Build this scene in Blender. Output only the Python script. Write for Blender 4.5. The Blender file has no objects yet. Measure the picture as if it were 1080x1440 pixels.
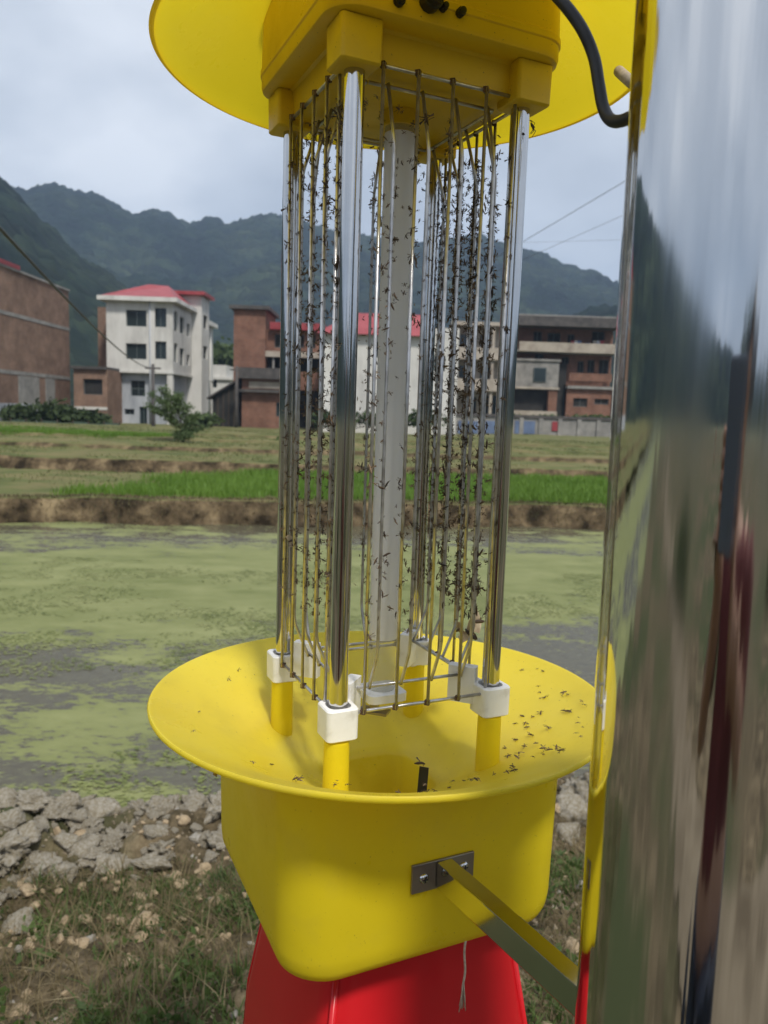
import bpy, bmesh, math, random
import numpy as np
from mathutils import Vector, Matrix, noise as mnoise

random.seed(11)
rng = np.random.default_rng(11)
S = bpy.context.scene
C = S.collection
rad = math.radians

# ------------------------------------------------------------------ camera
F, PITCH, ROLL = 1084.5, .12794, .03301      # focal length in px of a 1080x1440 frame
def cam_rot():
    B = np.array([[1, 0, 0], [0, 0, -1], [0, 1, 0]], float)
    cp, sp = math.cos(PITCH), math.sin(PITCH)
    cr, sr = math.cos(ROLL), math.sin(ROLL)
    Rx = np.array([[1, 0, 0], [0, cp, -sp], [0, sp, cp]])
    Rz = np.array([[cr, -sr, 0], [sr, cr, 0], [0, 0, 1]])
    return Rz @ Rx @ B
RC = cam_rot()
def ray(x, y): return RC.T @ np.array([(x - 540) / F, (y - 720) / F, 1.])
def at(x, y, Y):                              # surveyed point at distance Y in front
    d = ray(x, y); return d * (Y / d[1])
def atz(x, y, z):
    d = ray(x, y); return d * (z / d[2])
cd = bpy.data.cameras.new('camera'); cam = bpy.data.objects.new('camera', cd); C.objects.link(cam)
M4 = np.eye(4); M4[:3, 0] = RC[0]; M4[:3, 1] = -RC[1]; M4[:3, 2] = -RC[2]
cam.matrix_world = Matrix(M4.tolist())
cd.sensor_fit = 'VERTICAL'; cd.sensor_height = 34.6; cd.sensor_width = 25.95
cd.lens = 34.6 * F / 1440
cd.clip_start = .02; cd.clip_end = 9000
cd.dof.use_dof = True; cd.dof.focus_distance = .57; cd.dof.aperture_fstop = 13.5
S.camera = cam

# ------------------------------------------------------------------ sky, sun, exposure
SUN_EL, SUN_AZ = rad(56), rad(156)            # azimuth from +Y towards +X : behind the camera, to the right
w = bpy.data.worlds.new('World'); S.world = w; w.use_nodes = True
nt = w.node_tree; nt.nodes.clear()
def N(tree, t, **k):
    n = tree.nodes.new(t)
    for a, b in k.items():
        if a.startswith('_'): setattr(n, a[1:], b)
        else: n.inputs[a].default_value = b
    return n
out = N(nt, 'ShaderNodeOutputWorld'); bg = N(nt, 'ShaderNodeBackground'); bg.inputs['Strength'].default_value = .1
sky = N(nt, 'ShaderNodeTexSky', _sky_type='NISHITA'); sky.sun_disc = False
sky.sun_elevation = SUN_EL; sky.sun_rotation = SUN_AZ; sky.dust_density = 2.0
tc = N(nt, 'ShaderNodeTexCoord')
sep = N(nt, 'ShaderNodeSeparateXYZ'); nt.links.new(tc.outputs['Generated'], sep.inputs[0])
zz = N(nt, 'ShaderNodeMath', _operation='ABSOLUTE'); nt.links.new(sep.outputs[2], zz.inputs[0])
za = N(nt, 'ShaderNodeMath', _operation='ADD'); za.inputs[1].default_value = .38; nt.links.new(zz.outputs[0], za.inputs[0])
dv = N(nt, 'ShaderNodeVectorMath', _operation='DIVIDE'); nt.links.new(tc.outputs['Generated'], dv.inputs[0])
cz = N(nt, 'ShaderNodeCombineXYZ')
for i in range(3): nt.links.new(za.outputs[0], cz.inputs[i])
nt.links.new(cz.outputs[0], dv.inputs[1])
n1 = N(nt, 'ShaderNodeTexNoise', Scale=1.9, Detail=6.0, Roughness=.5); nt.links.new(dv.outputs[0], n1.inputs['Vector'])
r1 = N(nt, 'ShaderNodeValToRGB')
e = r1.color_ramp.elements
e[0].position = .34; e[0].color = (3.1, 3.34, 3.72, 1)
e[1].position = .66; e[1].color = (6.0, 6.2, 6.5, 1)
el = e.new(.52); el.color = (4.4, 4.68, 5.1, 1)
nt.links.new(n1.outputs[0], r1.inputs[0])
mixs = N(nt, 'ShaderNodeMixRGB'); mixs.inputs[0].default_value = .93
nt.links.new(sky.outputs[0], mixs.inputs[1]); nt.links.new(r1.outputs[0], mixs.inputs[2])
nt.links.new(mixs.outputs[0], bg.inputs[0]); nt.links.new(bg.outputs[0], out.inputs[0])
sl = bpy.data.lights.new('sun', 'SUN'); sl.energy = 2.3; sl.angle = rad(8); sl.color = (1, .95, .87)
so = bpy.data.objects.new('sun', sl); C.objects.link(so)
sd = Vector((math.sin(SUN_AZ) * math.cos(SUN_EL), math.cos(SUN_AZ) * math.cos(SUN_EL), math.sin(SUN_EL)))
so.rotation_euler = sd.to_track_quat('Z', 'Y').to_euler()
S.view_settings.view_transform = 'Standard'; S.view_settings.look = 'None'
S.view_settings.exposure = 0.92; S.view_settings.gamma = 1; S.view_settings.use_curve_mapping = False

# ------------------------------------------------------------------ materials
def lin(r, g, b):
    f = lambda c: c / 12.92 if c <= .04045 else ((c + .055) / 1.055) ** 2.4
    return (f(r / 255), f(g / 255), f(b / 255), 1)
def mat(name, stops=None, scale=5, rough=.8, metal=0., bump=0., bscale=None, detail=6, coord='Object', stretch=None, spec=.4, extra=None, col=None, rdetail=.55):
    m = bpy.data.materials.new(name); m.use_nodes = True
    t = m.node_tree; p = t.nodes['Principled BSDF']
    p.inputs['Roughness'].default_value = rough; p.inputs['Metallic'].default_value = metal
    p.inputs['Specular IOR Level'].default_value = spec
    vec = None
    if stops or bump:
        c = N(t, 'ShaderNodeTexCoord'); mp = N(t, 'ShaderNodeMapping')
        if stretch: mp.inputs['Scale'].default_value = stretch
        t.links.new(c.outputs[coord], mp.inputs[0]); vec = mp.outputs[0]
    if stops:
        n = N(t, 'ShaderNodeTexNoise', Scale=scale, Detail=detail, Roughness=rdetail); t.links.new(vec, n.inputs['Vector'])
        r = N(t, 'ShaderNodeValToRGB'); t.links.new(n.outputs[0], r.inputs[0])
        el = r.color_ramp.elements
        while len(el) < len(stops): el.new(.5)
        for i, (ps, cc) in enumerate(stops):
            el[i].position = ps; el[i].color = (*cc[:3], 1)
        t.links.new(r.outputs[0], p.inputs['Base Color'])
    elif col: p.inputs['Base Color'].default_value = (*col[:3], 1)
    if bump:
        n2 = N(t, 'ShaderNodeTexNoise', Scale=bscale or scale * 3, Detail=5.0); t.links.new(vec, n2.inputs['Vector'])
        b = N(t, 'ShaderNodeBump', Strength=bump); b.inputs['Distance'].default_value = .02
        t.links.new(n2.outputs[0], b.inputs['Height']); t.links.new(b.outputs[0], p.inputs['Normal'])
    if extra: extra(m, t, p)
    return m
def translucent(fac, color):
    def f(m, t, p):
        o = [n for n in t.nodes if n.type == 'OUTPUT_MATERIAL'][0]
        tr = N(t, 'ShaderNodeBsdfTranslucent'); tr.inputs[0].default_value = (*color, 1)
        mx = N(t, 'ShaderNodeMixShader'); mx.inputs[0].default_value = fac
        t.links.new(p.outputs[0], mx.inputs[1]); t.links.new(tr.outputs[0], mx.inputs[2]); t.links.new(mx.outputs[0], o.inputs[0])
    return f
def grime(amount, tr=None):
    # fly specks, settled dust and run marks that sit on the plastic
    def f(m, t, p):
        old = p.inputs['Base Color'].links[0].from_socket; c = N(t, 'ShaderNodeTexCoord')
        n = N(t, 'ShaderNodeTexNoise', Scale=420.0, Detail=2.0); t.links.new(c.outputs['Object'], n.inputs['Vector'])
        n2 = N(t, 'ShaderNodeTexNoise', Scale=16.0, Detail=6.0, Roughness=.65); t.links.new(c.outputs['Object'], n2.inputs['Vector'])
        a = N(t, 'ShaderNodeMapRange'); a.inputs[1].default_value = .70; a.inputs[2].default_value = .76; a.inputs[4].default_value = .75 * amount; t.links.new(n.outputs[0], a.inputs[0])
        b = N(t, 'ShaderNodeMapRange'); b.inputs[1].default_value = .50; b.inputs[2].default_value = .74; b.inputs[4].default_value = .30 * amount; t.links.new(n2.outputs[0], b.inputs[0])
        m1 = N(t, 'ShaderNodeMixRGB'); m1.inputs[2].default_value = (.36, .29, .12, 1); t.links.new(b.outputs[0], m1.inputs[0]); t.links.new(old, m1.inputs[1])
        m2 = N(t, 'ShaderNodeMixRGB'); m2.inputs[2].default_value = (.10, .065, .025, 1); t.links.new(a.outputs[0], m2.inputs[0]); t.links.new(m1.outputs[0], m2.inputs[1])
        t.links.new(m2.outputs[0], p.inputs['Base Color'])
        r = N(t, 'ShaderNodeMapRange'); r.inputs[1].default_value = .35; r.inputs[2].default_value = .7; r.inputs[3].default_value = .26; r.inputs[4].default_value = .55; t.links.new(n2.outputs[0], r.inputs[0]); t.links.new(r.outputs[0], p.inputs['Roughness'])
        if tr: tr(m, t, p)
    return f
YEL = (.72, .54, .012)
M = {}
M['yellow'] = mat('yellow_plastic', [(.3, (.82, .66, .016)), (.7, (.88, .72, .026))], scale=9, rough=.33, bump=.02, bscale=26, extra=grime(.55, translucent(.34, (.95, .80, .018))))
M['yellow_shaded'] = mat('yellow_shaded_plastic', [(.3, (.70, .47, .014)), (.7, (.78, .55, .020))], scale=9, rough=.36, bump=.02, bscale=26, extra=grime(.8))  # same yellow plastic, colour darkened to carry the shade under the brim
M['yellow_thin'] = mat('yellow_thin_plastic', [(.3, (.84, .69, .045)), (.7, (.89, .76, .075))], scale=9, rough=.36, bump=.02, bscale=24, spec=.5, extra=grime(1., translucent(.42, (.94, .82, .03))))
M['yellow_brim'] = mat('yellow_brim_plastic', [(.3, (.76, .62, .014)), (.7, (.82, .67, .022))], scale=9, rough=.36, bump=.02, bscale=24, extra=grime(.4, translucent(.40, (.92, .72, .02))))
M['red'] = mat('red_plastic', [(.3, (.60, .012, .018)), (.7, (.68, .018, .024))], scale=6, rough=.3, extra=translucent(.12, (.7, .02, .02)))
M['white_plastic'] = mat('white_plastic', [(.3, (.62, .60, .55)), (.45, (.76, .75, .72)), (.7, (.80, .79, .77))], scale=70, rough=.4, bump=.03, bscale=200)
def brushed(m, t, p):
    c = N(t, 'ShaderNodeTexCoord'); mp = N(t, 'ShaderNodeMapping'); mp.inputs['Scale'].default_value = (85, 85, .9)
    t.links.new(c.outputs['Object'], mp.inputs[0])
    n = N(t, 'ShaderNodeTexNoise', Scale=1.0, Detail=3.0); t.links.new(mp.outputs[0], n.inputs['Vector'])
    b = N(t, 'ShaderNodeBump', Strength=.42); b.inputs['Distance'].default_value = .0011
    t.links.new(n.outputs[0], b.inputs['Height']); t.links.new(b.outputs[0], p.inputs['Normal'])
    # thin smears of dust : roughness varies
    r = N(t, 'ShaderNodeMapRange'); r.inputs[1].default_value = .35; r.inputs[2].default_value = .75
    r.inputs[3].default_value = .05; r.inputs[4].default_value = .15
    t.links.new(n.outputs[0], r.inputs[0]); t.links.new(r.outputs[0], p.inputs['Roughness'])
M['pole_steel'] = mat('polished_pole_steel', col=(.68, .68, .675), rough=.06, metal=1, extra=brushed)
M['steel'] = mat('polished_steel', [(.3, (.55, .54, .52)), (.7, (.66, .65, .64))], scale=30, rough=.09, metal=1)
M['wire_steel'] = mat('wire_steel', [(.35, (.42, .40, .38)), (.65, (.74, .73, .72))], scale=60, rough=.30, metal=.85)
M['bracket_steel'] = mat('bracket_steel', [(.3, (.52, .51, .48)), (.7, (.62, .61, .58))], scale=14, rough=.11, metal=1)
M['plate_steel'] = mat('plate_steel', [(.3, (.26, .23, .20)), (.7, (.36, .33, .29))], scale=40, rough=.35, metal=.85)
M['dark_rust'] = mat('dark_rust', [(.3, (.05, .03, .02)), (.7, (.16, .09, .05))], scale=120, rough=.7)
M['lamp_glass'] = mat('frosted_lamp_glass', [(.3, (.80, .78, .76)), (.7, (.86, .85, .83))], scale=12, rough=.25, spec=.5, extra=translucent(.32, (.95, .95, .93)))
def glassy(m, t, p):
    o = [n for n in t.nodes if n.type == 'OUTPUT_MATERIAL'][0]
    tr = N(t, 'ShaderNodeBsdfTransparent'); tr.inputs[0].default_value = (.93, .93, .9, 1)
    mx = N(t, 'ShaderNodeMixShader'); mx.inputs[0].default_value = .72
    t.links.new(p.outputs[0], mx.inputs[1]); t.links.new(tr.outputs[0], mx.inputs[2]); t.links.new(mx.outputs[0], o.inputs[0])
M['clear_glass'] = mat('clear_end_glass', col=(.62, .60, .55), rough=.08, spec=.8, extra=glassy)
M['black'] = mat('black_rubber', [(.3, (.012, .012, .013)), (.7, (.03, .03, .032))], scale=60, rough=.42)
M['string'] = mat('cotton_string', [(.3, (.45, .36, .26)), (.7, (.68, .58, .45))], scale=300, rough=.9)
M['insect'] = mat('insect_shell', [(.32, (.020, .013, .009)), (.5, (.085, .052, .028)), (.68, (.20, .135, .075))], scale=70, rough=.6)
M['moth'] = mat('moth_wing', [(.3, (.22, .15, .08)), (.7, (.55, .45, .30))], scale=160, rough=.85)
M['solar'] = mat('solar_dark', col=(.02, .025, .04), rough=.25)

# ------------------------------------------------------------------ mesh helpers
class MB:
    def __init__(s): s.v = []; s.f = []
    def add(s, vs, fs):
        o = len(s.v); s.v.extend([tuple(map(float, v)) for v in vs]); s.f.extend([tuple(i + o for i in f) for f in fs]); return s
    def box(s, x0, x1, y0, y1, z0, z1):
        return s.add([(x0, y0, z0), (x1, y0, z0), (x1, y1, z0), (x0, y1, z0), (x0, y0, z1), (x1, y0, z1), (x1, y1, z1), (x0, y1, z1)],
                     [(0, 3, 2, 1), (4, 5, 6, 7), (0, 1, 5, 4), (1, 2, 6, 5), (2, 3, 7, 6), (3, 0, 4, 7)])
    def obox(s, o, u, v, n, su, sv, sn):      # oriented box centred at o
        o, u, v, n = (np.asarray(q, float) for q in (o, u, v, n))
        vs = [o + u * a * su / 2 + v * b * sv / 2 + n * c * sn / 2 for c in (-1, 1) for b in (-1, 1) for a in (-1, 1)]
        return s.add(vs, [(0, 2, 3, 1), (4, 5, 7, 6), (0, 1, 5, 4), (2, 6, 7, 3), (0, 4, 6, 2), (1, 3, 7, 5)])
    def tube(s, pts, r, n=10, cap=True):
        pts = [np.asarray(p, float) for p in pts]; rings = []
        rr = r if hasattr(r, '__len__') else [r] * len(pts)
        for i, p in enumerate(pts):
            t = pts[min(i + 1, len(pts) - 1)] - pts[max(i - 1, 0)]; t /= np.linalg.norm(t)
            a = np.array([1, 0, 0]) if abs(t[0]) < .8 else np.array([0, 1, 0])
            b = np.cross(t, a); b /= np.linalg.norm(b); c = np.cross(t, b)
            rings.append([p + rr[i] * (b * math.cos(k * 2 * math.pi / n) + c * math.sin(k * 2 * math.pi / n)) for k in range(n)])
        return s.loft(rings, cap, cap)
    def loft(s, rings, cap0=False, cap1=False):
        n = len(rings[0]); vs = [v for r in rings for v in r]; fs = []
        for i in range(len(rings) - 1):
            for k in range(n):
                fs.append((i * n + k, i * n + (k + 1) % n, (i + 1) * n + (k + 1) % n, (i + 1) * n + k))
        if cap0: fs.append(tuple(range(n))[::-1])
        if cap1: fs.append(tuple(range((len(rings) - 1) * n, len(rings) * n)))
        return s.add(vs, fs)
    def mesh(s, name, m=None, smooth=False):
        me = bpy.data.meshes.new(name); me.from_pydata(s.v, [], s.f); me.update()
        bm = bmesh.new(); bm.from_mesh(me); bmesh.ops.recalc_face_normals(bm, faces=bm.faces); bm.to_mesh(me); bm.free()
        if m: me.materials.append(m)
        if smooth:
            for p in me.polygons: p.use_smooth = True
        return me
    def build(s, name, m, parent=None, smooth=False, bevel=0, auto=None):
        o = bpy.data.objects.new(name, s.mesh(name, m, smooth)); C.objects.link(o)
        if parent: o.parent = parent
        if bevel:
            b = o.modifiers.new('bevel', 'BEVEL'); b.width = bevel; b.segments = 2; b.limit_method = 'ANGLE'
        if auto and smooth: o.data.set_sharp_from_angle(angle=auto)
        return o
def npmesh(name, V, Fc, m, smooth=False):     # fast mesh from numpy arrays (all quads or all tris)
    me = bpy.data.meshes.new(name); V = np.asarray(V, np.float32); Fc = np.asarray(Fc, np.int32); k = Fc.shape[1]
    me.vertices.add(len(V)); me.vertices.foreach_set('co', V.ravel())
    me.loops.add(Fc.size); me.loops.foreach_set('vertex_index', Fc.ravel())
    me.polygons.add(len(Fc)); me.polygons.foreach_set('loop_start', np.arange(0, Fc.size, k, dtype=np.int32))
    me.polygons.foreach_set('use_smooth', np.full(len(Fc), smooth)); me.update(calc_edges=True); me.validate()
    if m: me.materials.append(m)
    return me
def link(name, me, parent=None):
    o = bpy.data.objects.new(name, me); C.objects.link(o)
    if parent: o.parent = parent
    return o
def tag(o, label=None, cat=None, group=None, kind=None):
    if label: o['label'] = label
    if cat: o['category'] = cat
    if group: o['group'] = group
    if kind: o['kind'] = kind
    return o
def thing(name, label, cat, loc=(0, 0, 0), rz=0, group=None):
    o = bpy.data.objects.new(name, None); C.objects.link(o); o.location = loc; o.rotation_euler = (0, 0, rz)
    o.empty_display_size = .1
    return tag(o, label, cat, group)
def rring(hw, r, z, k=8, hv=None, cx=0, cy=0):            # rounded rectangle ring
    hv = hv or hw; P = []
    for q, (sx, sy) in enumerate(((1, 1), (-1, 1), (-1, -1), (1, -1))):
        for i in range(k + 1):
            a = q * math.pi / 2 + i / k * math.pi / 2
            P.append((cx + sx * (hw - r) + r * math.cos(a), cy + sy * (hv - r) + r * math.sin(a), z))
    return P
def circ(r, z, n=96): return [(r * math.cos(i * 2 * math.pi / n), r * math.sin(i * 2 * math.pi / n), z) for i in range(n)]
def fbm(x, y, s, seed=0, oct=4):
    v = 0; a = 1; t = 0
    for o in range(oct):
        v += a * mnoise.noise(Vector((x * s + seed * 17.3, y * s - seed * 9.1, seed * 3.7))); t += a; a *= .5; s *= 2
    return v / t

# ------------------------------------------------------------------ value noise on arrays
def vnoise(X, Y, s, seed):
    r = np.random.default_rng(seed); T = r.random((256, 256))
    x = X * s + 1000.3; y = Y * s + 1000.7; xi = np.floor(x).astype(int); yi = np.floor(y).astype(int); fx = x - xi; fy = y - yi
    fx = fx * fx * (3 - 2 * fx); fy = fy * fy * (3 - 2 * fy)
    g = lambda a, b: T[a % 256, b % 256]
    return ((g(xi, yi) * (1 - fx) + g(xi + 1, yi) * fx) * (1 - fy) + (g(xi, yi + 1) * (1 - fx) + g(xi + 1, yi + 1) * fx) * fy) * 2 - 1
def afbm(X, Y, s, seed, oct=5, g=.5):
    v = 0; a = 1; t = 0
    for o in range(oct): v = v + a * vnoise(X, Y, s, seed + o * 13); t += a; a *= g; s *= 2.03
    return v / t
def sstep(x, a, b):
    t = np.clip((x - a) / (b - a), 0, 1); return t * t * (3 - 2 * t)
def gridmesh(name, xs, ys, hf, m, smooth=True):
    X, Y = np.meshgrid(xs, ys); Z = hf(X, Y); nx, ny = len(xs), len(ys)
    V = np.c_[X.ravel(), Y.ravel(), Z.ravel()]
    i = (np.arange(ny - 1)[:, None] * nx + np.arange(nx - 1)[None]).ravel()
    return link(name, npmesh(name, V, np.c_[i, i + 1, i + nx + 1, i + nx], m, smooth))

# ------------------------------------------------------------------ STRUCTURE : terrain
WATER = -2.0
def bank_y(x): return 13.35 + .16 * x + .12 * np.sin(x * .9) + .10 * np.sin(x * 2.3 + 1)
def terr_h(X, Y):
    by = bank_y(X) + .16 * afbm(X, Y, 1.1, 5, 4)
    h = -2.35 + (2.35 - 1.65) * sstep(Y, by - .05, by + .45)
    h = h + .05 * sstep(Y, by + .1, by + .3) * (1 - sstep(Y, by + .55, by + 1.1))
    wob = .45 * afbm(X, Y, .6, 14, 3)
    e1 = 20.6 + .1 * X + .25 * np.sin(X * .4) + wob; h = h - .10 * sstep(Y, e1 - 1.2, e1) + .34 * sstep(Y, e1, e1 + .22)
    e2 = 25.3 + .03 * X + .4 * np.sin(X * .3 + 1) + 1.6 * wob; h = h - .05 * sstep(Y, e2 - 1.2, e2) + .18 * sstep(Y, e2, e2 + .22)
    e3 = 28.4 - .02 * X + 1.8 * wob; h = h + .10 * sstep(Y, e3, e3 + .22) - .07 * sstep(Y, e3 + 1.2, e3 + 2)
    e4 = 33 + .05 * X; h = h + .14 * sstep(Y, e4, e4 + .3)
    h = h - .50 * sstep(Y, 38, 60) * (1 - sstep(X, 0, 12)) - .2 * sstep(Y, 38, 60) * sstep(X, 0, 12)
    return h + .035 * afbm(X, Y, 1.7, 9, 4) * sstep(Y, by, by + .4)
def soil_extra(m, t, p):                      # flat = fallow green, steep = brown soil and dry grass
    g = N(t, 'ShaderNodeNewGeometry'); s = N(t, 'ShaderNodeSeparateXYZ'); t.links.new(g.outputs['Normal'], s.inputs[0])
    mr = N(t, 'ShaderNodeMapRange'); mr.inputs[1].default_value = .80; mr.inputs[2].default_value = .96
    t.links.new(s.outputs[2], mr.inputs[0])
    old = p.inputs['Base Color'].links[0].from_socket
    c = N(t, 'ShaderNodeTexCoord')
    n = N(t, 'ShaderNodeTexNoise', Scale=2.2, Detail=7.0, Roughness=.65); t.links.new(c.outputs['Object'], n.inputs['Vector'])
    r = N(t, 'ShaderNodeValToRGB'); t.links.new(n.outputs[0], r.inputs[0])
    el = r.color_ramp.elements; el[0].position = .38; el[0].color = (.020, .015, .009, 1); el[1].position = .68; el[1].color = (.23, .175, .10, 1)
    q = el.new(.53); q.color = (.10, .073, .042, 1)
    mx = N(t, 'ShaderNodeMixRGB'); t.links.new(mr.outputs[0], mx.inputs[0]); t.links.new(r.outputs[0], mx.inputs[1]); t.links.new(old, mx.inputs[2])
    t.links.new(mx.outputs[0], p.inputs['Base Color'])
M['fallow'] = mat('fallow_field', [(.30, (.055, .065, .022)), (.45, (.10, .115, .04)), (.58, (.16, .14, .065)), (.72, (.10, .12, .038))], scale=.55, rough=.95, bump=.5, bscale=9, detail=9, rdetail=.68, stretch=(1, 1.8, 1), extra=soil_extra, spec=.15)
xs = np.concatenate([np.linspace(-90, -20, 60, endpoint=False), np.linspace(-20, 14, 420, endpoint=False), np.linspace(14, 70, 50)])
ys = np.concatenate([np.linspace(11.5, 17, 130, endpoint=False), np.linspace(17, 36, 200, endpoint=False), np.linspace(36, 110, 60)])
tag(gridmesh('paddy_terraces', xs, ys, terr_h, M['fallow']), kind='structure')

# pond : dark shallow water under a skin of green algae
def algae(m, t, p):
    c = N(t, 'ShaderNodeTexCoord'); s = N(t, 'ShaderNodeSeparateXYZ'); t.links.new(c.outputs['Object'], s.inputs[0])
    mp = N(t, 'ShaderNodeMapping'); mp.inputs['Scale'].default_value = (.55, 1.0, 1); t.links.new(c.outputs['Object'], mp.inputs[0])
    def noise(sc, d, rg=.55):
        n = N(t, 'ShaderNodeTexNoise', Scale=sc, Detail=d, Roughness=rg); t.links.new(mp.outputs[0], n.inputs['Vector']); return n.outputs[0]
    big = noise(.42, 4.0); fine = noise(2.6, 8.0, .62); vfine = noise(19, 8.0, .74)
    # how thickly the scum covers the pond along its width: thick in the middle, open near the two shores
    yo = N(t, 'ShaderNodeMath', _operation='MULTIPLY_ADD'); t.links.new(s.outputs[0], yo.inputs[0]); yo.inputs[1].default_value = -.16; t.links.new(s.outputs[1], yo.inputs[2])
    cov = N(t, 'ShaderNodeFloatCurve'); 
    mr = N(t, 'ShaderNodeMapRange'); mr.inputs[1].default_value = 3.; mr.inputs[2].default_value = 14.; t.links.new(yo.outputs[0], mr.inputs[0])
    t.links.new(mr.outputs[0], cov.inputs['Value'])
    cu = cov.mapping.curves[0]; pts = [(0, .56), (.09, .52), (.2, .47), (.30, .48), (.40, .62), (.5, .72), (.66, .70), (.78, .58), (.88, .50), (1, .42)]
    cu.points[0].location = pts[0]; cu.points[1].location = pts[-1]
    for q in pts[1:-1]: cu.points.new(*q)
    cov.mapping.update()
    def mth(op, a, b=None, k=None):
        n = N(t, 'ShaderNodeMath', _operation=op)
        t.links.new(a, n.inputs[0])
        if b is not None: t.links.new(b, n.inputs[1])
        if k is not None: n.inputs[1].default_value = k
        return n.outputs[0]
    sm = mth('ADD', mth('MULTIPLY', big, k=.75), mth('MULTIPLY', fine, k=.85))
    sm = mth('ADD', sm, mth('MULTIPLY', vfine, k=.8))
    sm = mth('ADD', mth('SUBTRACT', sm, k=1.2), cov.outputs[0])
    mk = N(t, 'ShaderNodeMapRange'); mk.inputs[1].default_value = .46; mk.inputs[2].default_value = .54; t.links.new(sm, mk.inputs[0])
    r = N(t, 'ShaderNodeValToRGB'); t.links.new(fine, r.inputs[0]); el = r.color_ramp.elements
    el[0].position = .3; el[0].color = (.125, .145, .046, 1); el[1].position = .7; el[1].color = (.215, .228, .095, 1)
    dk = N(t, 'ShaderNodeValToRGB'); t.links.new(vfine, dk.inputs[0]); el = dk.color_ramp.elements
    el[0].position = .3; el[0].color = (.060, .052, .036, 1); el[1].position = .75; el[1].color = (.12, .115, .07, 1)
    mx = N(t, 'ShaderNodeMixRGB'); t.links.new(mk.outputs[0], mx.inputs[0]); t.links.new(dk.outputs[0], mx.inputs[1]); t.links.new(r.outputs[0], mx.inputs[2])
    t.links.new(mx.outputs[0], p.inputs['Base Color'])
    ro = N(t, 'ShaderNodeMapRange'); ro.inputs[3].default_value = .20; ro.inputs[4].default_value = .75; t.links.new(mk.outputs[0], ro.inputs[0])
    t.links.new(ro.outputs[0], p.inputs['Roughness'])
    b = N(t, 'ShaderNodeBump', Strength=.25); b.inputs['Distance'].default_value = .02; t.links.new(sm, b.inputs['Height']); t.links.new(b.outputs[0], p.inputs['Normal'])
M['pond'] = mat('pond_water', col=(.05, .05, .03), rough=.1, spec=.28, extra=algae)
tag(MB().add([(-90, 1.5, WATER), (70, 1.5, WATER), (70, 26, WATER), (-90, 26, WATER)], [(0, 1, 2, 3)]).build('pond_water', M['pond']), kind='structure')

# floating weed : small leaves in rafts, thinning out into open water
M['duckweed'] = mat('duckweed', [(.3, (.09, .115, .028)), (.5, (.155, .18, .052)), (.7, (.24, .25, .10))], scale=2.2, rough=.7, detail=9)
n = 110000
x = rng.uniform(-5.5, 4.5, n); y = 3.4 + 6.5 * rng.random(n) ** 1.2
f_ = afbm(x * .6, y, .9, 91, 5, .6); f2 = afbm(x, y, 5., 97, 3)
ok = (f_ + .35 * f2 + .25 * (rng.random(n) - .5) > .10) & (np.abs(x) < y * .62 + .5) ; x, y = x[ok], y[ok]; n = len(x)
sz = (.004 + .010 * rng.random(n) ** 2)[:, None]; a = rng.uniform(0, 6.28, n)[:, None] + np.array([[0, 1.57, 3.14, 4.71]])
V = np.stack([x[:, None] + sz * 1.5 * np.cos(a), y[:, None] + sz * np.sin(a), np.full_like(a, WATER + .005) + .003 * rng.random((n, 1))], -1).reshape(-1, 3)
b = (np.arange(n) * 4)[:, None]
tag(link('duckweed', npmesh('duckweed', V, b + [[0, 1, 2, 3]], M['duckweed'])), kind='stuff')

# near bank : camera stands on it; a crest of dug-out mud runs along the water
def crest(x): return 3.12 + .2 * x
def near_h(X, Y):
    d = Y - crest(X)
    h = -1.50 - .05 * sstep(Y, .5, 2) + 0 * X
    h = h - .20 * sstep(d, -1.4, -.25)
    h = h + .07 * np.exp(-(d / .28) ** 2)
    h = h - .85 * sstep(d, .12, .95)
    near = sstep(Y, .6, 1.4)
    h = h + near * (.075 * afbm(X, Y, 2.2, 21, 4) + .045 * afbm(X, Y, 8, 22, 4))
    h = h + .05 * np.abs(afbm(X, Y, 5.5, 33, 4)) * np.exp(-(d / .5) ** 2) * 1.6
    h = h + (1 - near) * .06 * afbm(X, Y, .7, 40, 3)
    return h
def soil_patch(m, t, p):
    old = p.inputs['Base Color'].links[0].from_socket; c = N(t, 'ShaderNodeTexCoord')
    n = N(t, 'ShaderNodeTexNoise', Scale=.55, Detail=6.0, Roughness=.6); t.links.new(c.outputs['Object'], n.inputs['Vector'])
    r = N(t, 'ShaderNodeMapRange'); r.inputs[1].default_value = .45; r.inputs[2].default_value = .58; t.links.new(n.outputs[0], r.inputs[0])
    mx = N(t, 'ShaderNodeMixRGB', _blend_type='MIX'); mx.inputs[2].default_value = (.045, .055, .022, 1); t.links.new(r.outputs[0], mx.inputs[0]); t.links.new(old, mx.inputs[1])
    t.links.new(mx.outputs[0], p.inputs['Base Color'])
M['soil'] = mat('bank_soil', [(.30, (.018, .014, .008)), (.45, (.060, .047, .026)), (.56, (.13, .10, .06)), (.72, (.26, .21, .13))], scale=7, rough=.95, bump=.7, bscale=32, detail=10, rdetail=.7, spec=.2, extra=soil_patch)
xs = np.concatenate([np.linspace(-60, -3, 60, endpoint=False), np.linspace(-3, 2.4, 400, endpoint=False), np.linspace(2.4, 60, 60)])
ys = np.concatenate([np.linspace(-60, .8, 60, endpoint=False), np.linspace(.8, 4.6, 280, endpoint=False), np.linspace(4.6, 6.5, 8)])
near_bank = tag(gridmesh('near_bank', xs, ys, near_h, M['soil']), kind='structure')

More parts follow.
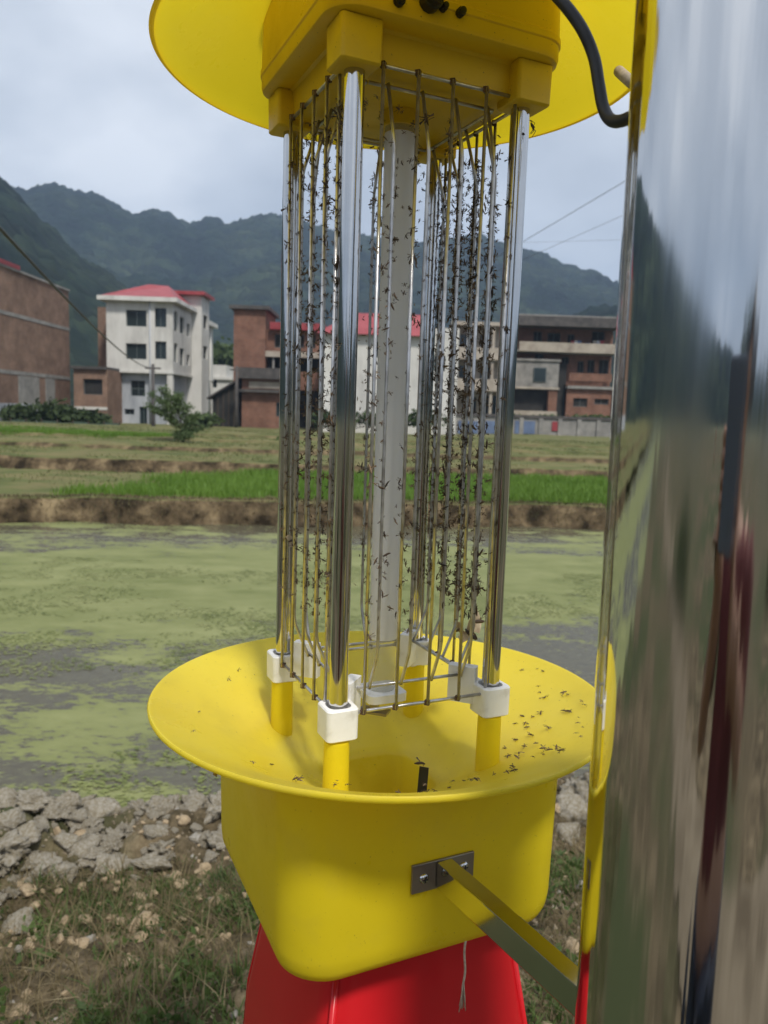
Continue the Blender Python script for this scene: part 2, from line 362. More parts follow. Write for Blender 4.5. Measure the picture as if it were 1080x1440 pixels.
M['valley'] = mat('valley_ground', [(.3, (.05, .055, .022)), (.7, (.12, .12, .05))], scale=.05, rough=1, detail=9)
g = MB().add([(-2600, -2600, -2.6), (2600, -2600, -2.6), (2600, 2600, -2.6), (-2600, 2600, -2.6)], [(0, 1, 2, 3)]).build('ground', M['valley']); tag(g, kind='structure')

# hills all round : skyline in front surveyed from the photograph, lower hills behind
sky_pts = [(-560, 250), (-300, 215), (-150, 235), (0, 262), (18, 278), (35, 281), (55, 276), (80, 274), (110, 282), (135, 284), (160, 296), (185, 311), (200, 308), (215, 306), (240, 312), (260, 322), (275, 327),
           (290, 320), (310, 320), (320, 326), (350, 320), (385, 316), (420, 318), (470, 335), (520, 345), (570, 352), (620, 345), (660, 338), (700, 350), (735, 360), (770, 371), (800, 386), (840, 396), (868, 406), (920, 425), (1000, 440), (1080, 430), (1300, 470), (1600, 480)]
saz, sel = [], []
for (x, y) in sky_pts:
    d = ray(x, y); saz.append(math.atan2(d[0], d[1])); sel.append(d[2] / math.hypot(d[0], d[1]))
saz = np.array([-math.pi] + [-2.3, -1.5] + saz + [1.6, 2.3, math.pi]); sel = np.array([.05, .08, .19] + sel + [.10, .05, .05])
lf = [(-400, 150), (-150, 205), (0, 264), (30, 292), (70, 332), (120, 372), (180, 412), (240, 452), (300, 484), (360, 505), (440, 520), (560, 540), (700, 520), (760, 470), (830, 440), (900, 430), (1100, 400), (1400, 420)]
laz, lel = [], []
for (x, y) in lf:
    d = ray(x, y); laz.append(math.atan2(d[0], d[1])); lel.append(d[2] / math.hypot(d[0], d[1]))
laz = np.array([-math.pi, -1.8] + laz + [1.6, math.pi]); lel = np.array([.03, .14] + lel + [.08, .03])
def hill_mesh(name, azs, rs, ridge_r, azk, elk, seed, amp, m):
    A, Rr = np.meshgrid(azs, rs); X = Rr * np.sin(A); Y = Rr * np.cos(A)
    e0 = np.interp(A, azk, elk)
    sc = 1 / ridge_r
    rr = ridge_r * (1 + .10 * vnoise(A * 3, A * 0 + 3.1, 1, seed))
    prof = sstep(Rr, ridge_r * .30, ridge_r * 1.0) ** 1.15
    Z = e0 * ridge_r * prof * (1 - .5 * sstep(Rr, ridge_r * 1.0, ridge_r * 1.5))
    rg = 1 - np.abs(afbm(X, Y, 3.2 * sc * 1.6, seed + 3, 4))
    lim = np.clip(1 - prof, 0, 1) * np.clip(prof * 2.2, 0, 1)
    Z = Z + e0 * ridge_r * (rg - .72) * amp * lim
    Z = Z + (afbm(X, Y, 46 * sc, seed + 50, 4) * .0060 + afbm(X, Y, 150 * sc, seed + 60, 2) * .0050) * ridge_r * np.clip(prof * 3, 0, 1)
    Z = Z - 3.2 * (1 - np.clip(prof * 8, 0, 1)) - 1.
    nx, ny = len(azs), len(rs)
    i = (np.arange(ny - 1)[:, None] * nx + np.arange(nx - 1)[None]).ravel()
    return tag(link(name, npmesh(name, np.c_[X.ravel(), Y.ravel(), Z.ravel()], np.c_[i, i + 1, i + nx + 1, i + nx], m, True)), kind='structure')
def canopy(m, t, p):
    # single crowns: each tree its own green and its own dome
    old = p.inputs['Base Color'].links[0].from_socket; c = N(t, 'ShaderNodeTexCoord')
    v = N(t, 'ShaderNodeTexVoronoi', Scale=.105); v.inputs['Randomness'].default_value = 1; t.links.new(c.outputs['Object'], v.inputs['Vector'])
    s_ = N(t, 'ShaderNodeSeparateColor'); t.links.new(v.outputs['Color'], s_.inputs[0])
    mr = N(t, 'ShaderNodeMapRange'); mr.inputs[3].default_value = .55; mr.inputs[4].default_value = 1.6; t.links.new(s_.outputs[0], mr.inputs[0])
    mx = N(t, 'ShaderNodeMixRGB', _blend_type='MULTIPLY'); mx.inputs[0].default_value = 1; t.links.new(old, mx.inputs[1]); t.links.new(mr.outputs[0], mx.inputs[2]); t.links.new(mx.outputs[0], p.inputs['Base Color'])
    iv = N(t, 'ShaderNodeMath', _operation='SUBTRACT'); iv.inputs[0].default_value = 1; t.links.new(v.outputs['Distance'], iv.inputs[1])
    b = N(t, 'ShaderNodeBump', Strength=1.0); b.inputs['Distance'].default_value = 4.0; t.links.new(iv.outputs[0], b.inputs['Height']); t.links.new(b.outputs[0], p.inputs['Normal'])
M['forest'] = mat('hill_forest', [(.36, (.003, .006, .004)), (.47, (.007, .013, .008)), (.56, (.016, .024, .012)), (.68, (.032, .042, .022))], scale=.014, rough=1, bump=1.0, bscale=.11, detail=12, rdetail=.72, spec=.05, extra=canopy)
azs = np.concatenate([np.linspace(-math.pi, -.75, 160, endpoint=False), np.linspace(-.75, .6, 560, endpoint=False), np.linspace(.6, math.pi, 160)])
hill_mesh('far_hills', azs, np.linspace(330, 1550, 110), 1000, saz, sel, 3, .55, M['forest'])
hill_mesh('near_hills', azs, np.linspace(120, 760, 90), 470, laz, lel, 77, .5, M['forest'])

# haze in the valley air
hz = MB().box(-2300, 2300, -2300, 2300, -3.7, 420).build('haze', None); tag(hz, 'thin grey blue haze over the valley', 'haze', kind='stuff')
hm = bpy.data.materials.new('valley_haze'); hm.use_nodes = True; t = hm.node_tree; t.nodes.clear()
o_ = N(t, 'ShaderNodeOutputMaterial'); pv = N(t, 'ShaderNodeVolumePrincipled'); pv.inputs['Density'].default_value = .00046
pv.inputs['Color'].default_value = (.48, .66, .94, 1); pv.inputs['Anisotropy'].default_value = .0
t.links.new(pv.outputs[0], o_.inputs['Volume']); hz.data.materials.append(hm)

# ------------------------------------------------------------------ foliage helper
def leaves(name, clumps, n, size, m, parent=None, droop=0., asp=.55):
    # clumps : (cx,cy,cz,rx,ry,rz) ; leaf sized quads with random tilt through the volume, thicker near the surface
    cl = np.array(clumps, float); wgt = (cl[:, 3] * cl[:, 4] * cl[:, 5]) ** .66; k = rng.choice(len(cl), n, p=wgt / wgt.sum())
    d = rng.normal(size=(n, 3)); d /= np.linalg.norm(d, axis=1)[:, None]; r = rng.random(n) ** .45
    P = cl[k, :3] + d * r[:, None] * cl[k, 3:6] * (1 + .25 * rng.normal(size=(n, 1)))
    a = rng.normal(size=(n, 3)); a[:, 2] -= droop; a /= np.linalg.norm(a, axis=1)[:, None]
    b = np.cross(a, rng.normal(size=(n, 3))); b /= np.linalg.norm(b, axis=1)[:, None]
    s = size * (.6 + .8 * rng.random(n))[:, None]
    V = np.stack([P - a * s, P + b * s * asp, P + a * s, P - b * s * asp], 1).reshape(-1, 3)
    i = np.arange(n) * 4
    return link(name, npmesh(name, V, np.c_[i, i + 1, i + 2, i + 3], m), parent)
M['leaf_dark'] = mat('dark_leaves', [(.3, (.018, .032, .010)), (.7, (.055, .085, .025))], scale=1.5, rough=.8, extra=translucent(.2, (.06, .10, .02)))
M['leaf_mid'] = mat('mid_leaves', [(.3, (.035, .06, .018)), (.7, (.085, .12, .04))], scale=2, rough=.8, extra=translucent(.25, (.09, .14, .03)))
M['leaf_tree'] = mat('young_leaves', [(.3, (.05, .085, .03)), (.7, (.12, .165, .065))], scale=3, rough=.7, extra=translucent(.3, (.13, .19, .06)))
M['bark'] = mat('bark', [(.3, (.03, .022, .015)), (.7, (.09, .07, .05))], scale=20, rough=.95)

# ------------------------------------------------------------------ buildings
def brickmat(name, base, dark, mortar, scale=1., stain=.5):
    def ex(m, t, p):
        c = N(t, 'ShaderNodeTexCoord'); s = N(t, 'ShaderNodeSeparateXYZ'); t.links.new(c.outputs['Object'], s.inputs[0])
        ad = N(t, 'ShaderNodeMath', _operation='ADD'); t.links.new(s.outputs[0], ad.inputs[0]); t.links.new(s.outputs[1], ad.inputs[1])
        cb = N(t, 'ShaderNodeCombineXYZ'); t.links.new(ad.outputs[0], cb.inputs[0]); t.links.new(s.outputs[2], cb.inputs[1])
        br = N(t, 'ShaderNodeTexBrick', Scale=scale); t.links.new(cb.outputs[0], br.inputs['Vector'])
        br.inputs['Color1'].default_value = (*base, 1); br.inputs['Color2'].default_value = (*dark, 1); br.inputs['Mortar'].default_value = (*mortar, 1)
        br.inputs['Mortar Size'].default_value = .012; br.inputs['Brick Width'].default_value = .25; br.inputs['Row Height'].default_value = .075
        n = N(t, 'ShaderNodeTexNoise', Scale=.9, Detail=8.0, Roughness=.65); t.links.new(c.outputs['Object'], n.inputs['Vector'])
        r = N(t, 'ShaderNodeMapRange'); r.inputs[1].default_value = .3; r.inputs[2].default_value = .7; r.inputs[3].default_value = 1 - stain; r.inputs[4].default_value = 1.15
        t.links.new(n.outputs[0], r.inputs[0])
        mx = N(t, 'ShaderNodeMixRGB', _blend_type='MULTIPLY'); mx.inputs[0].default_value = 1; t.links.new(br.outputs[0], mx.inputs[1]); t.links.new(r.outputs[0], mx.inputs[2])
        t.links.new(mx.outputs[0], p.inputs['Base Color'])
    return mat(name, col=base, rough=.95, extra=ex, spec=.15)
M['brick_brown'] = brickmat('brown_brick', (.27, .155, .105), (.21, .115, .08), (.26, .21, .17), stain=.4)
M['brick_red'] = brickmat('red_brick', (.27, .115, .075), (.20, .085, .056), (.22, .165, .13), stain=.45)
M['plaster'] = mat('white_plaster', [(.28, (.36, .35, .33)), (.5, (.56, .55, .52)), (.7, (.66, .65, .62))], scale=.55, rough=.9, detail=9, rdetail=.68, stretch=(1, 1, .35), spec=.2)
M['plaster_grey'] = mat('grey_plaster', [(.28, (.22, .235, .26)), (.5, (.38, .40, .43)), (.7, (.50, .51, .53))], scale=.6, rough=.9, detail=9, rdetail=.68, stretch=(1, 1, .35), spec=.2)
M['cream'] = mat('cream_render', [(.3, (.24, .20, .165)), (.5, (.36, .315, .26)), (.7, (.44, .39, .33))], scale=.9, rough=.9, detail=8)
M['concrete'] = mat('raw_concrete', [(.28, (.13, .125, .12)), (.5, (.24, .23, .215)), (.7, (.33, .315, .29))], scale=1.1, rough=.95, detail=9, rdetail=.7)
M['dark_tin'] = mat('dark_tin', [(.3, (.045, .042, .042)), (.7, (.10, .09, .085))], scale=2, rough=.8)
M['red_tin'] = mat('red_tin_roof', [(.3, (.20, .028, .032)), (.5, (.27, .042, .048)), (.7, (.32, .065, .07))], scale=.7, rough=.5)
M['void'] = mat('dark_interior', [(.3, (.012, .012, .012)), (.7, (.035, .033, .03))], scale=1.2, rough=.9)
M['pane'] = mat('window_pane', col=(.02, .03, .032), rough=.12, spec=.5)
M['frame'] = mat('window_frame', col=(.09, .11, .11), rough=.5)
M['blue'] = mat('blue_sheet', [(.3, (.08, .11, .19)), (.7, (.13, .18, .29))], scale=1.5, rough=.6)
M['net'] = mat('green_net', [(.3, (.035, .06, .045)), (.7, (.075, .11, .08))], scale=6, rough=.9)

def facade(mb, o, u, w, h, holes, depth=.22, n=None):
    """wall from o along unit u, width w, height h, with rectangular holes (u0,u1,z0,z1) whose reveals go in along -n"""
    o = np.asarray(o, float); u = np.asarray(u, float); n = np.asarray(n, float); z = np.array([0, 0, 1.])
    us = sorted({0, w, *[q for hh in holes for q in hh[:2]]}); zs = sorted({0, h, *[q for hh in holes for q in hh[2:]]})
    for a, b in zip(us, us[1:]):
        for c, d in zip(zs, zs[1:]):
            mu, mz = (a + b) / 2, (c + d) / 2
            if any(q[0] < mu < q[1] and q[2] < mz < q[3] for q in holes): continue
            mb.add([o + u * a + z * c, o + u * b + z * c, o + u * b + z * d, o + u * a + z * d], [(0, 1, 2, 3)])
    for (a, b, c, d) in holes:
        f = [o + u * a + z * c, o + u * b + z * c, o + u * b + z * d, o + u * a + z * d]; k = [q - n * depth for q in f]
        mb.add(f + k, [(0, 1, 5, 4), (1, 2, 6, 5), (2, 3, 7, 6), (3, 0, 4, 7)])
def window(parent, o, u, n, hole, depth=.22, glass=True, bars=2, name='window'):
    o = np.asarray(o, float); u = np.asarray(u, float); n = np.asarray(n, float); z = np.array([0, 0, 1.]); a, b, c, d = hole
    fr = MB(); t = .05; base = o - n * (depth - .02)
    for q in np.linspace(a + t / 2, b - t / 2, bars + 1): fr.obox(base + u * q + z * (c + d) / 2, u, z, n, t, d - c - .004, .06)
    for q in (c + t / 2, d - t / 2): fr.obox(base + u * (a + b) / 2 + z * q, u, z, n, b - a - .004, t, .05)
    f = fr.build(name, M['frame'], parent)
    p = MB().obox(base - n * .03 + u * (a + b) / 2 + z * (c + d) / 2, u, z, n, b - a + .02, d - c + .02, .02)
    p.build('pane', M['pane'] if glass else M['void'], f)
    return f
def px_rect(x0, y0, x1, y1, Y):               # a front-facing rectangle at distance Y
    a = at(x0, (y0 + y1) / 2, Y); b = at(x1, (y0 + y1) / 2, Y); c = at((x0 + x1) / 2, y1, Y); d = at((x0 + x1) / 2, y0, Y)
    return a[0], b[0], c[2], d[2]
UX = np.array([1., 0, 0]); UY = np.array([0, 1., 0]); NF = np.array([0, -1., 0]); NR = np.array([1., 0, 0])
ex = np.array

def block(root, mname, x0, x1, Y0, Y1, z0, z1, holes_front=(), holes_right=(), wall='wall', depth=.22, glass=True, bars=2, holes_left=()):
    """rectangular storey block; holes in absolute coordinates"""
    mb = MB(); L = root.location
    O = ex([x0, Y0, z0]) - ex(L)
    hf = [(a - x0, b - x0, c - z0, d - z0) for a, b, c, d in holes_front]; hr = [(a - Y0, b - Y0, c - z0, d - z0) for a, b, c, d in holes_right]
    facade(mb, O, UX, x1 - x0, z1 - z0, hf, depth, NF)
    facade(mb, O + UX * (x1 - x0), UY, Y1 - Y0, z1 - z0, hr, depth, NR)
    facade(mb, O, UY, Y1 - Y0, z1 - z0, [], depth, -NR)
    facade(mb, O + UY * (Y1 - Y0), UX, x1 - x0, z1 - z0, [], depth, -NF)
    mb.add([O + UZ * (z1 - z0), O + UZ * (z1 - z0) + UX * (x1 - x0), O + UZ * (z1 - z0) + UX * (x1 - x0) + UY * (Y1 - Y0), O + UZ * (z1 - z0) + UY * (Y1 - Y0)], [(0, 1, 2, 3)])
    wl = mb.build(wall, M[mname], root)
    for h in hf: window(root, O, UX, NF, h, depth, glass, bars)
    for h in hr: window(root, O + UX * (x1 - x0), UY, NR, h, depth, glass, max(1, bars - 1))
    return wl
UZ = np.array([0, 0, 1.])
def slab(root, name, m, x0, x1, y0, y1, z0, z1):
    L = root.location
    return MB().box(x0 - L[0], x1 - L[0], y0 - L[1], y1 - L[1], z0 - L[2], z1 - L[2]).build(name, M[m], root)
def zat(y, Y, x): return at(x, y, Y)[2]
def xat(x, Y, y=560): return at(x, y, Y)[0]

# --- brown brick house at the left edge
Y0, Y1 = 46., 66.
xr = xat(98, Y1, 500); zt = zat(410, Y1, 97)
b1 = thing('brick_house', 'tall windowless brown brick house with pale concrete bands at the left edge', 'house', (xr - 6, 56, -1.6))
block(b1, 'brick_brown', xr - 12, xr, Y0, Y1, -1.9, zt)
for yy in (463, 532):
    z = zat(yy, Y1, 97); slab(b1, 'concrete_band', 'concrete', xr - 12.03, xr + .03, Y0 - .03, Y1 + .03, z - .15, z + .12)
slab(b1, 'coping', 'concrete', xr - 12.1, xr + .1, Y0 - .1, Y1 + .1, zt, zt + .16)
rb = MB(); L = b1.location; q = zt + .16
P_ = [(xr - 12, Y0, q), (xr - .41, Y0, q), (xr - .41, Y1 - 8.8, q), (xr - 12, Y1 - 8.8, q), (xr - 6.2, Y0, q + 2.2), (xr - 6.2, Y1 - 8.8, q + 2.2)]
rb.add([tuple(ex(a) - ex(L)) for a in P_], [(0, 1, 4), (1, 2, 5, 4), (2, 3, 5), (3, 0, 4, 5)]).build('roof', M['red_tin'], b1)
Yf = 57.2
slab(b1, 'roof_fascia', 'red_tin', xr - .4, xr + .14, Y0, Yf, zt + .162, zt + .45)
z = zat(532, Y1, 97)
for f, wd in ((.12, 1.), (.5, .5)):
    slab(b1, 'plaster_patch', 'concrete', xr - .2, xr + .025, Y1 - .3 - wd * 9, Y1 - .3 - wd * 9 + 3.4 * wd, -1.8, z - .2)
slab(b1, 'plinth', 'plaster_grey', xr - 12.05, xr + .05, Y0 - .05, Y1 + .05, -2.2, zat(575, Y1, 97) + .35)

# --- small brick house in front of the white one
Y0 = 63.
x0, x1 = xat(104, Y0), xat(151, Y0); zt = zat(519, Y0, 125)
b2 = thing('brick_house', 'low brown brick shed house with one square dark opening beside the white house', 'house', ((x0 + x1) / 2, Y0, -1.7))
h1 = px_rect(117, 533, 144, 555, Y0); h2 = px_rect(113, 575, 138, 596, Y0)
block(b2, 'brick_brown', x0, x1, Y0, Y0 + 5, -2.2, zt, [h1, h2], glass=False, bars=1)
slab(b2, 'roof', 'dark_tin', x0 - .25, x1, Y0 - .25, Y0 + 5, zt, zt + .22)
r_ = px_rect(106, 572, 150, 576, Y0); slab(b2, 'lintel', 'plaster', x0 - .02, x1 - .01, Y0 - .06, Y0 - .003, r_[2], r_[3])

# --- white four storey house
Y0 = 66.; Y1 = 81.
X0, X1 = xat(150, Y0, 500), xat(243, Y0, 500)
wb = -2.0
zt = zat(424, Y0, 195); zo = zat(521, Y0, 195)
b3 = thing('white_house', 'pale plastered four storey house with dark windows and a red tin roof', 'house', ((X0 + X1) / 2, Y0, wb))
hf = [px_rect(177, 436, 206, 459, Y0), px_rect(216, 433, 234, 460, Y0), px_rect(177, 483, 206, 505, Y0), px_rect(216, 480, 234, 505, Y0)]
def side(xa, ya, xb, yb):                     # rectangle on the right side wall (plane x = X1)
    a = ray(xa, (ya + yb) / 2); b = ray(xb, (ya + yb) / 2); Ya, Yb = X1 * a[1] / a[0], X1 * b[1] / b[0]
    m_ = ray((xa + xb) / 2, ya); m2 = ray((xa + xb) / 2, yb); Ym = (Ya + Yb) / 2
    return Ya, Yb, m2[2] / m2[1] * Ym, m_[2] / m_[1] * Ym
hs = [side(245, 438, 250, 466), side(253, 446, 259, 469), side(263, 455, 267, 473), side(245, 483, 250, 509), side(253, 490, 259, 514), side(263, 499, 267, 514), side(282, 462, 286, 476), side(281, 500, 285, 515)]
block(b3, 'plaster', X0, X1, Y0, Y1, zo, zt, hf, hs, wall='upper_wall')
hl = [px_rect(184, 535, 204, 557, Y0 + .5), px_rect(175, 575, 189, 583, Y0 + .5), px_rect(196, 572, 207, 599, Y0 + .5), px_rect(222, 575, 232, 582, Y0 + .5)]
hs2 = [side(255, 540, 259, 552), side(270, 548, 275, 562)]
block(b3, 'plaster_grey', X0 + .35, X1 - .45, Y0 + .5, Y1 - .4, wb - .6, zo - .2, hl, [], wall='lower_wall')
slab(b3, 'floor_band', 'plaster', X0 - .08, X1 + .08, Y0 - .08, Y1, zo - .2, zo)
r_ = px_rect(214, 521, 219, 600, Y0)
slab(b3, 'corner_column', 'plaster', X0, X0 + .5, Y0, Y0 + .5, wb - .6, zo - .2); slab(b3, 'corner_column', 'plaster', X1 - .5, X1 - .03, Y0, Y0 + .5, wb - .6, zo - .2)
slab(b3, 'pilaster', 'plaster', r_[0] - .15, r_[0] + .3, Y0 - .13, Y0 - .003, zo + .003, zt - .003)
slab(b3, 'eave', 'plaster', X0 - .55, X1 + .5, Y0 - .6, Y0 + 9.8, zt, zt + .35)
slab(b3, 'rear_eave', 'plaster', X0 - .3, X1 + .45, Y0 + 9.81, Y1 + .3, zt - .5, zt - .1)
L = b3.location; q = zt + .35
P_ = [(X0 - .4, Y0 - .45, q), (X1 + .3, Y0 - .45, q), (X1 + .3, Y0 + 9.6, q), (X0 - .4, Y0 + 9.6, q), (X0 + 2.3, Y0 + 4.2, q + 1.7), (X1 - 1.7, Y0 + 4.8, q + 1.7)]
MB().add([tuple(ex(a) - ex(L)) for a in P_], [(0, 1, 5, 4), (1, 2, 5), (2, 3, 4, 5), (3, 0, 4), (0, 3, 2, 1)]).build('roof', M['red_tin'], b3)
# stair tower with its own little roof
tx0, tx1, ty0, ty1 = X1 - 2.4, X1 + .9, Y0 + 6.4, Y0 + 9.4
tz = zat(415, ty0, 262)
hst = []
mbt = MB(); hs3 = [(ty0 + .7, ty1 - .7, z_, z_ + 1.2) for z_ in (zo + 1.6, zo + 4.4)]
tw = thing
block(b3, 'plaster', tx0, tx1, ty0, ty1, wb - .6, tz, [], hs3, wall='stair_tower', glass=False, bars=1)
slab(b3, 'tower_roof', 'red_tin', tx0 - .5, tx1 + .4, ty0 - .6, ty1 + .5, tz, tz + .3)
for k in range(3):
    yy = Y0 + 10.3 + k * 1.6
    MB().tube([(X1 + .09 - L[0], yy - L[1], -.4), (X1 + .09 - L[0], yy - L[1], zt - .5 - L[2])], .08, 8).build('drainpipe', M['plaster'], b3, True)
slab(b3, 'side_annex', 'brick_brown', xat(139, Y0 + 3), X0 - .01, Y0 + 3, Y0 + 8, wb, zat(432, Y0 + 3, 144))

slab(b3, 'window_grille', 'frame', *px_rect(184, 535, 204, 557, Y0 + .5)[:2], Y0 + .44, Y0 + .47, px_rect(184, 546, 204, 547, Y0 + .5)[2], px_rect(184, 546, 204, 547, Y0 + .5)[3])
MB().tube([(0 - L[0] + xat(212, Y0), -.12, -.3), (0 - L[0] + xat(212, Y0), -.12, zt - L[2])], .07, 8).build('drainpipe', M['plaster_grey'], b3, True)
# --- little white gable house far between
Y0 = 86.
x0, x1 = xat(296, Y0), xat(331, Y0)
b4 = thing('white_cottage', 'small white house with a stepped parapet seen between white house and brick tower', 'house', ((x0 + x1) / 2, Y0, -2))
block(b4, 'plaster', x0, x1 - .6, Y0, Y0 + 7, -2.6, zat(530, Y0, 312), [px_rect(299, 532, 305, 545, Y0)])
slab(b4, 'parapet', 'plaster', x0 + .01, xat(318, Y0), Y0 + .01, Y0 + 6, zat(530, Y0, 312) + .002, zat(513, Y0, 305))
slab(b4, 'cornice', 'plaster', x0 - .2, x1 - .3, Y0 - .25, Y0 + 7, zat(530, Y0, 312) - .3, zat(530, Y0, 312) - .003)
# --- lean-to shed
Y0 = 66.
x0, x1 = xat(299, Y0), xat(337, Y0); L = ex([(x0 + x1) / 2, Y0, -1.8])
b5 = thing('lean_to_shed', 'dark timber lean-to shed with a sloping roof against the brick tower', 'shed', L)
za_, zb_ = zat(560, Y0, 300), zat(535, Y0, 334)
MB().add([tuple(ex(p) - L) for p in [(x0, Y0, -2.3), (x1, Y0, -2.3), (x1, Y0, zb_), (x0, Y0, za_), (x0, Y0 + 5, -2.3), (x1, Y0 + 5, -2.3), (x1, Y0 + 5, zb_), (x0, Y0 + 5, za_)]],
         [(0, 1, 2, 3), (1, 5, 6, 2), (5, 4, 7, 6), (4, 0, 3, 7)]).build('wall', M['void'], b5)
MB().add([tuple(ex(p) - L) for p in [(x0 - .4, Y0 - .4, za_ - .1), (x1, Y0 - .4, zb_ + .05), (x1, Y0 + 5, zb_ + .05), (x0 - .4, Y0 + 5, za_ - .1), (x0 - .4, Y0 - .4, za_ + .06), (x1, Y0 - .4, zb_ + .2), (x1, Y0 + 5, zb_ + .2), (x0 - .4, Y0 + 5, za_ + .06)]],
         [(0, 3, 2, 1), (4, 5, 6, 7), (0, 1, 5, 4), (1, 2, 6, 5), (2, 3, 7, 6), (3, 0, 4, 7)]).build('roof', M['dark_tin'], b5)
for k in range(1, 5):
    xx = x0 + (x1 - x0) * k / 5
    MB().box(xx - .05 - L[0], xx + .05 - L[0], -.06, -.003, -.4, za_ + (zb_ - za_) * k / 5 - .1 - L[2]).build('post', M['bark'], b5)

# --- brick tower house
Y0 = 68.
x0, x1, x2 = xat(328, Y0), xat(372, Y0), xat(447, Y0)
b6 = thing('brick_tower_house', 'red brick house with a tall blind tower and a lower wing', 'house', ((x0 + x2) / 2, Y0, -1.8))
zt = zat(435, Y0, 350); zw = zat(463, Y0, 400)
block(b6, 'brick_red', x0, x1, Y0, Y0 + 6, -2.3, zt, wall='tower_wall')
slab(b6, 'tower_cap', 'dark_tin', x0 - .35, x1 + .35, Y0 - .35, Y0 + 6.3, zt, zt + .3)
hw_ = [px_rect(386, 470, 401, 489, Y0 + .8), px_rect(436, 470, 444, 490, Y0 + .8), px_rect(412, 470, 428, 489, Y0 + .8)]
block(b6, 'brick_red', x1 + .003, x2, Y0 + .8, Y0 + 7, zat(497, Y0, 400), zw, hw_, wall='wing_wall', glass=False)
slab(b6, 'wing_roof', 'red_tin', x1 + .35, x2 + .4, Y0 + .2, Y0 + 7.3, zw + .003, zw + .6)
slab(b6, 'balcony_slab', 'cream', x1 + .003, x2 + .1, Y0 + .1, Y0 + .79, zat(502, Y0, 400), zat(494, Y0, 400))
slab(b6, 'recess_wall', 'void', x1 + .004, x2, Y0 + 2.2, Y0 + 6.9, -2.2, zat(497, Y0, 400) - .003)
for k in range(5):
    xx = x1 + .6 + k * 1.05; slab(b6, 'balcony_post', 'concrete', xx, xx + .16, Y0 + .3, Y0 + .46, -2.2, zat(502, Y0, 400) - .003)
slab(b6, 'balcony_wall', 'brick_red', x1 + 1.9, x2, Y0 + .5, Y0 + .7, zat(548, Y0, 410), zat(522, Y0, 410))
# annex with awning
ya = Y0 - 2.6
ax0, ax1 = xat(340, ya), xat(402, ya); zt2 = zat(533, ya, 370)
block(b6, 'brick_red', ax0, ax1, ya, Y0 - .003, -2.3, zt2, [px_rect(388, 566, 398, 586, ya)], wall='annex_wall')
slab(b6, 'annex_band', 'cream', ax0 + .6, ax1 - .5, ya - .07, ya - .003, zat(546, ya, 370), zat(537, ya, 370))
slab(b6, 'annex_eave', 'dark_tin', ax0 - .5, ax1 + .1, ya - .5, ya - .08, zat(552, ya, 370), zat(548, ya, 370))
slab(b6, 'awning', 'dark_tin', ax0 - .2, ax1 + .2, ya - .5, Y0 - .36, zt2, zt2 + .9)

# --- grey rendered building behind the trap
Y0 = 60.
x0, x1 = xat(449, Y0), xat(642, Y0); zt = zat(472, Y0, 550)
b7 = thing('grey_house', 'long pale grey rendered house with a bright red roof behind the insect grid', 'house', ((x0 + x1) / 2, Y0, -1.7))
block(b7, 'plaster', x0, x1, Y0, Y0 + 8, -2.2, zt, [px_rect(528, 480, 537, 503, Y0), px_rect(470, 505, 486, 528, Y0), px_rect(610, 500, 626, 522, Y0)])
L = b7.location; xe = xat(606, Y0)
P_ = [(x0 - .3, Y0 - .5, zt), (xe, Y0 - .5, zt), (xe, Y0 + 8.4, zt), (x0 - .3, Y0 + 8.4, zt), (x0 + 2.4, Y0 + 4, zt + 2.1), (xe - .4, Y0 + 4, zt + 2.1)]
MB().add([tuple(ex(a) - ex(L)) for a in P_], [(0, 1, 5, 4), (1, 2, 5), (2, 3, 4, 5), (3, 0, 4), (0, 3, 2, 1)]).build('roof', M['red_tin'], b7)
slab(b7, 'parapet', 'plaster', xe + .1, x1, Y0 + .02, Y0 + 7.9, zt + .002, zt + .7)

# --- cream balcony house
Y0 = 71.
x0, x1 = xat(632, Y0), xat(722, Y0); zt = zat(456, Y0, 680); gz = -1.0
b8 = thing('cream_house', 'cream balconied house just right of the grey house', 'house', ((x0 + x1) / 2, Y0, gz))
zf = [gz - 1, zat(548, Y0, 680), zat(504, Y0, 680), zt]
block(b8, 'cream', x0, x1, Y0 + 1.3, Y0 + 8, gz - 1, zt, [px_rect(645, 470, 660, 492, Y0 + 1.3), px_rect(675, 470, 690, 492, Y0 + 1.3), px_rect(645, 514, 660, 538, Y0 + 1.3), px_rect(675, 512, 692, 545, Y0 + 1.3), px_rect(650, 558, 670, 582, Y0 + 1.3), px_rect(682, 556, 700, 586, Y0 + 1.3)])
for z_ in zf[1:]: slab(b8, 'balcony_slab', 'cream', x0 - .1, x1, Y0 - .1, Y0 + 1.29, z_ - .12, z_ + .2)
for z_ in zf[1:3]: slab(b8, 'balcony_parapet', 'cream', x0, x1 - .1, Y0 - .05, Y0 + .08, z_ + .203, z_ + .95)
for xx in np.linspace(x0 + .1, x1 - .4, 4): slab(b8, 'column', 'cream', xx, xx + .25, Y0 + .1, Y0 + .35, gz - 1, zt - .123)

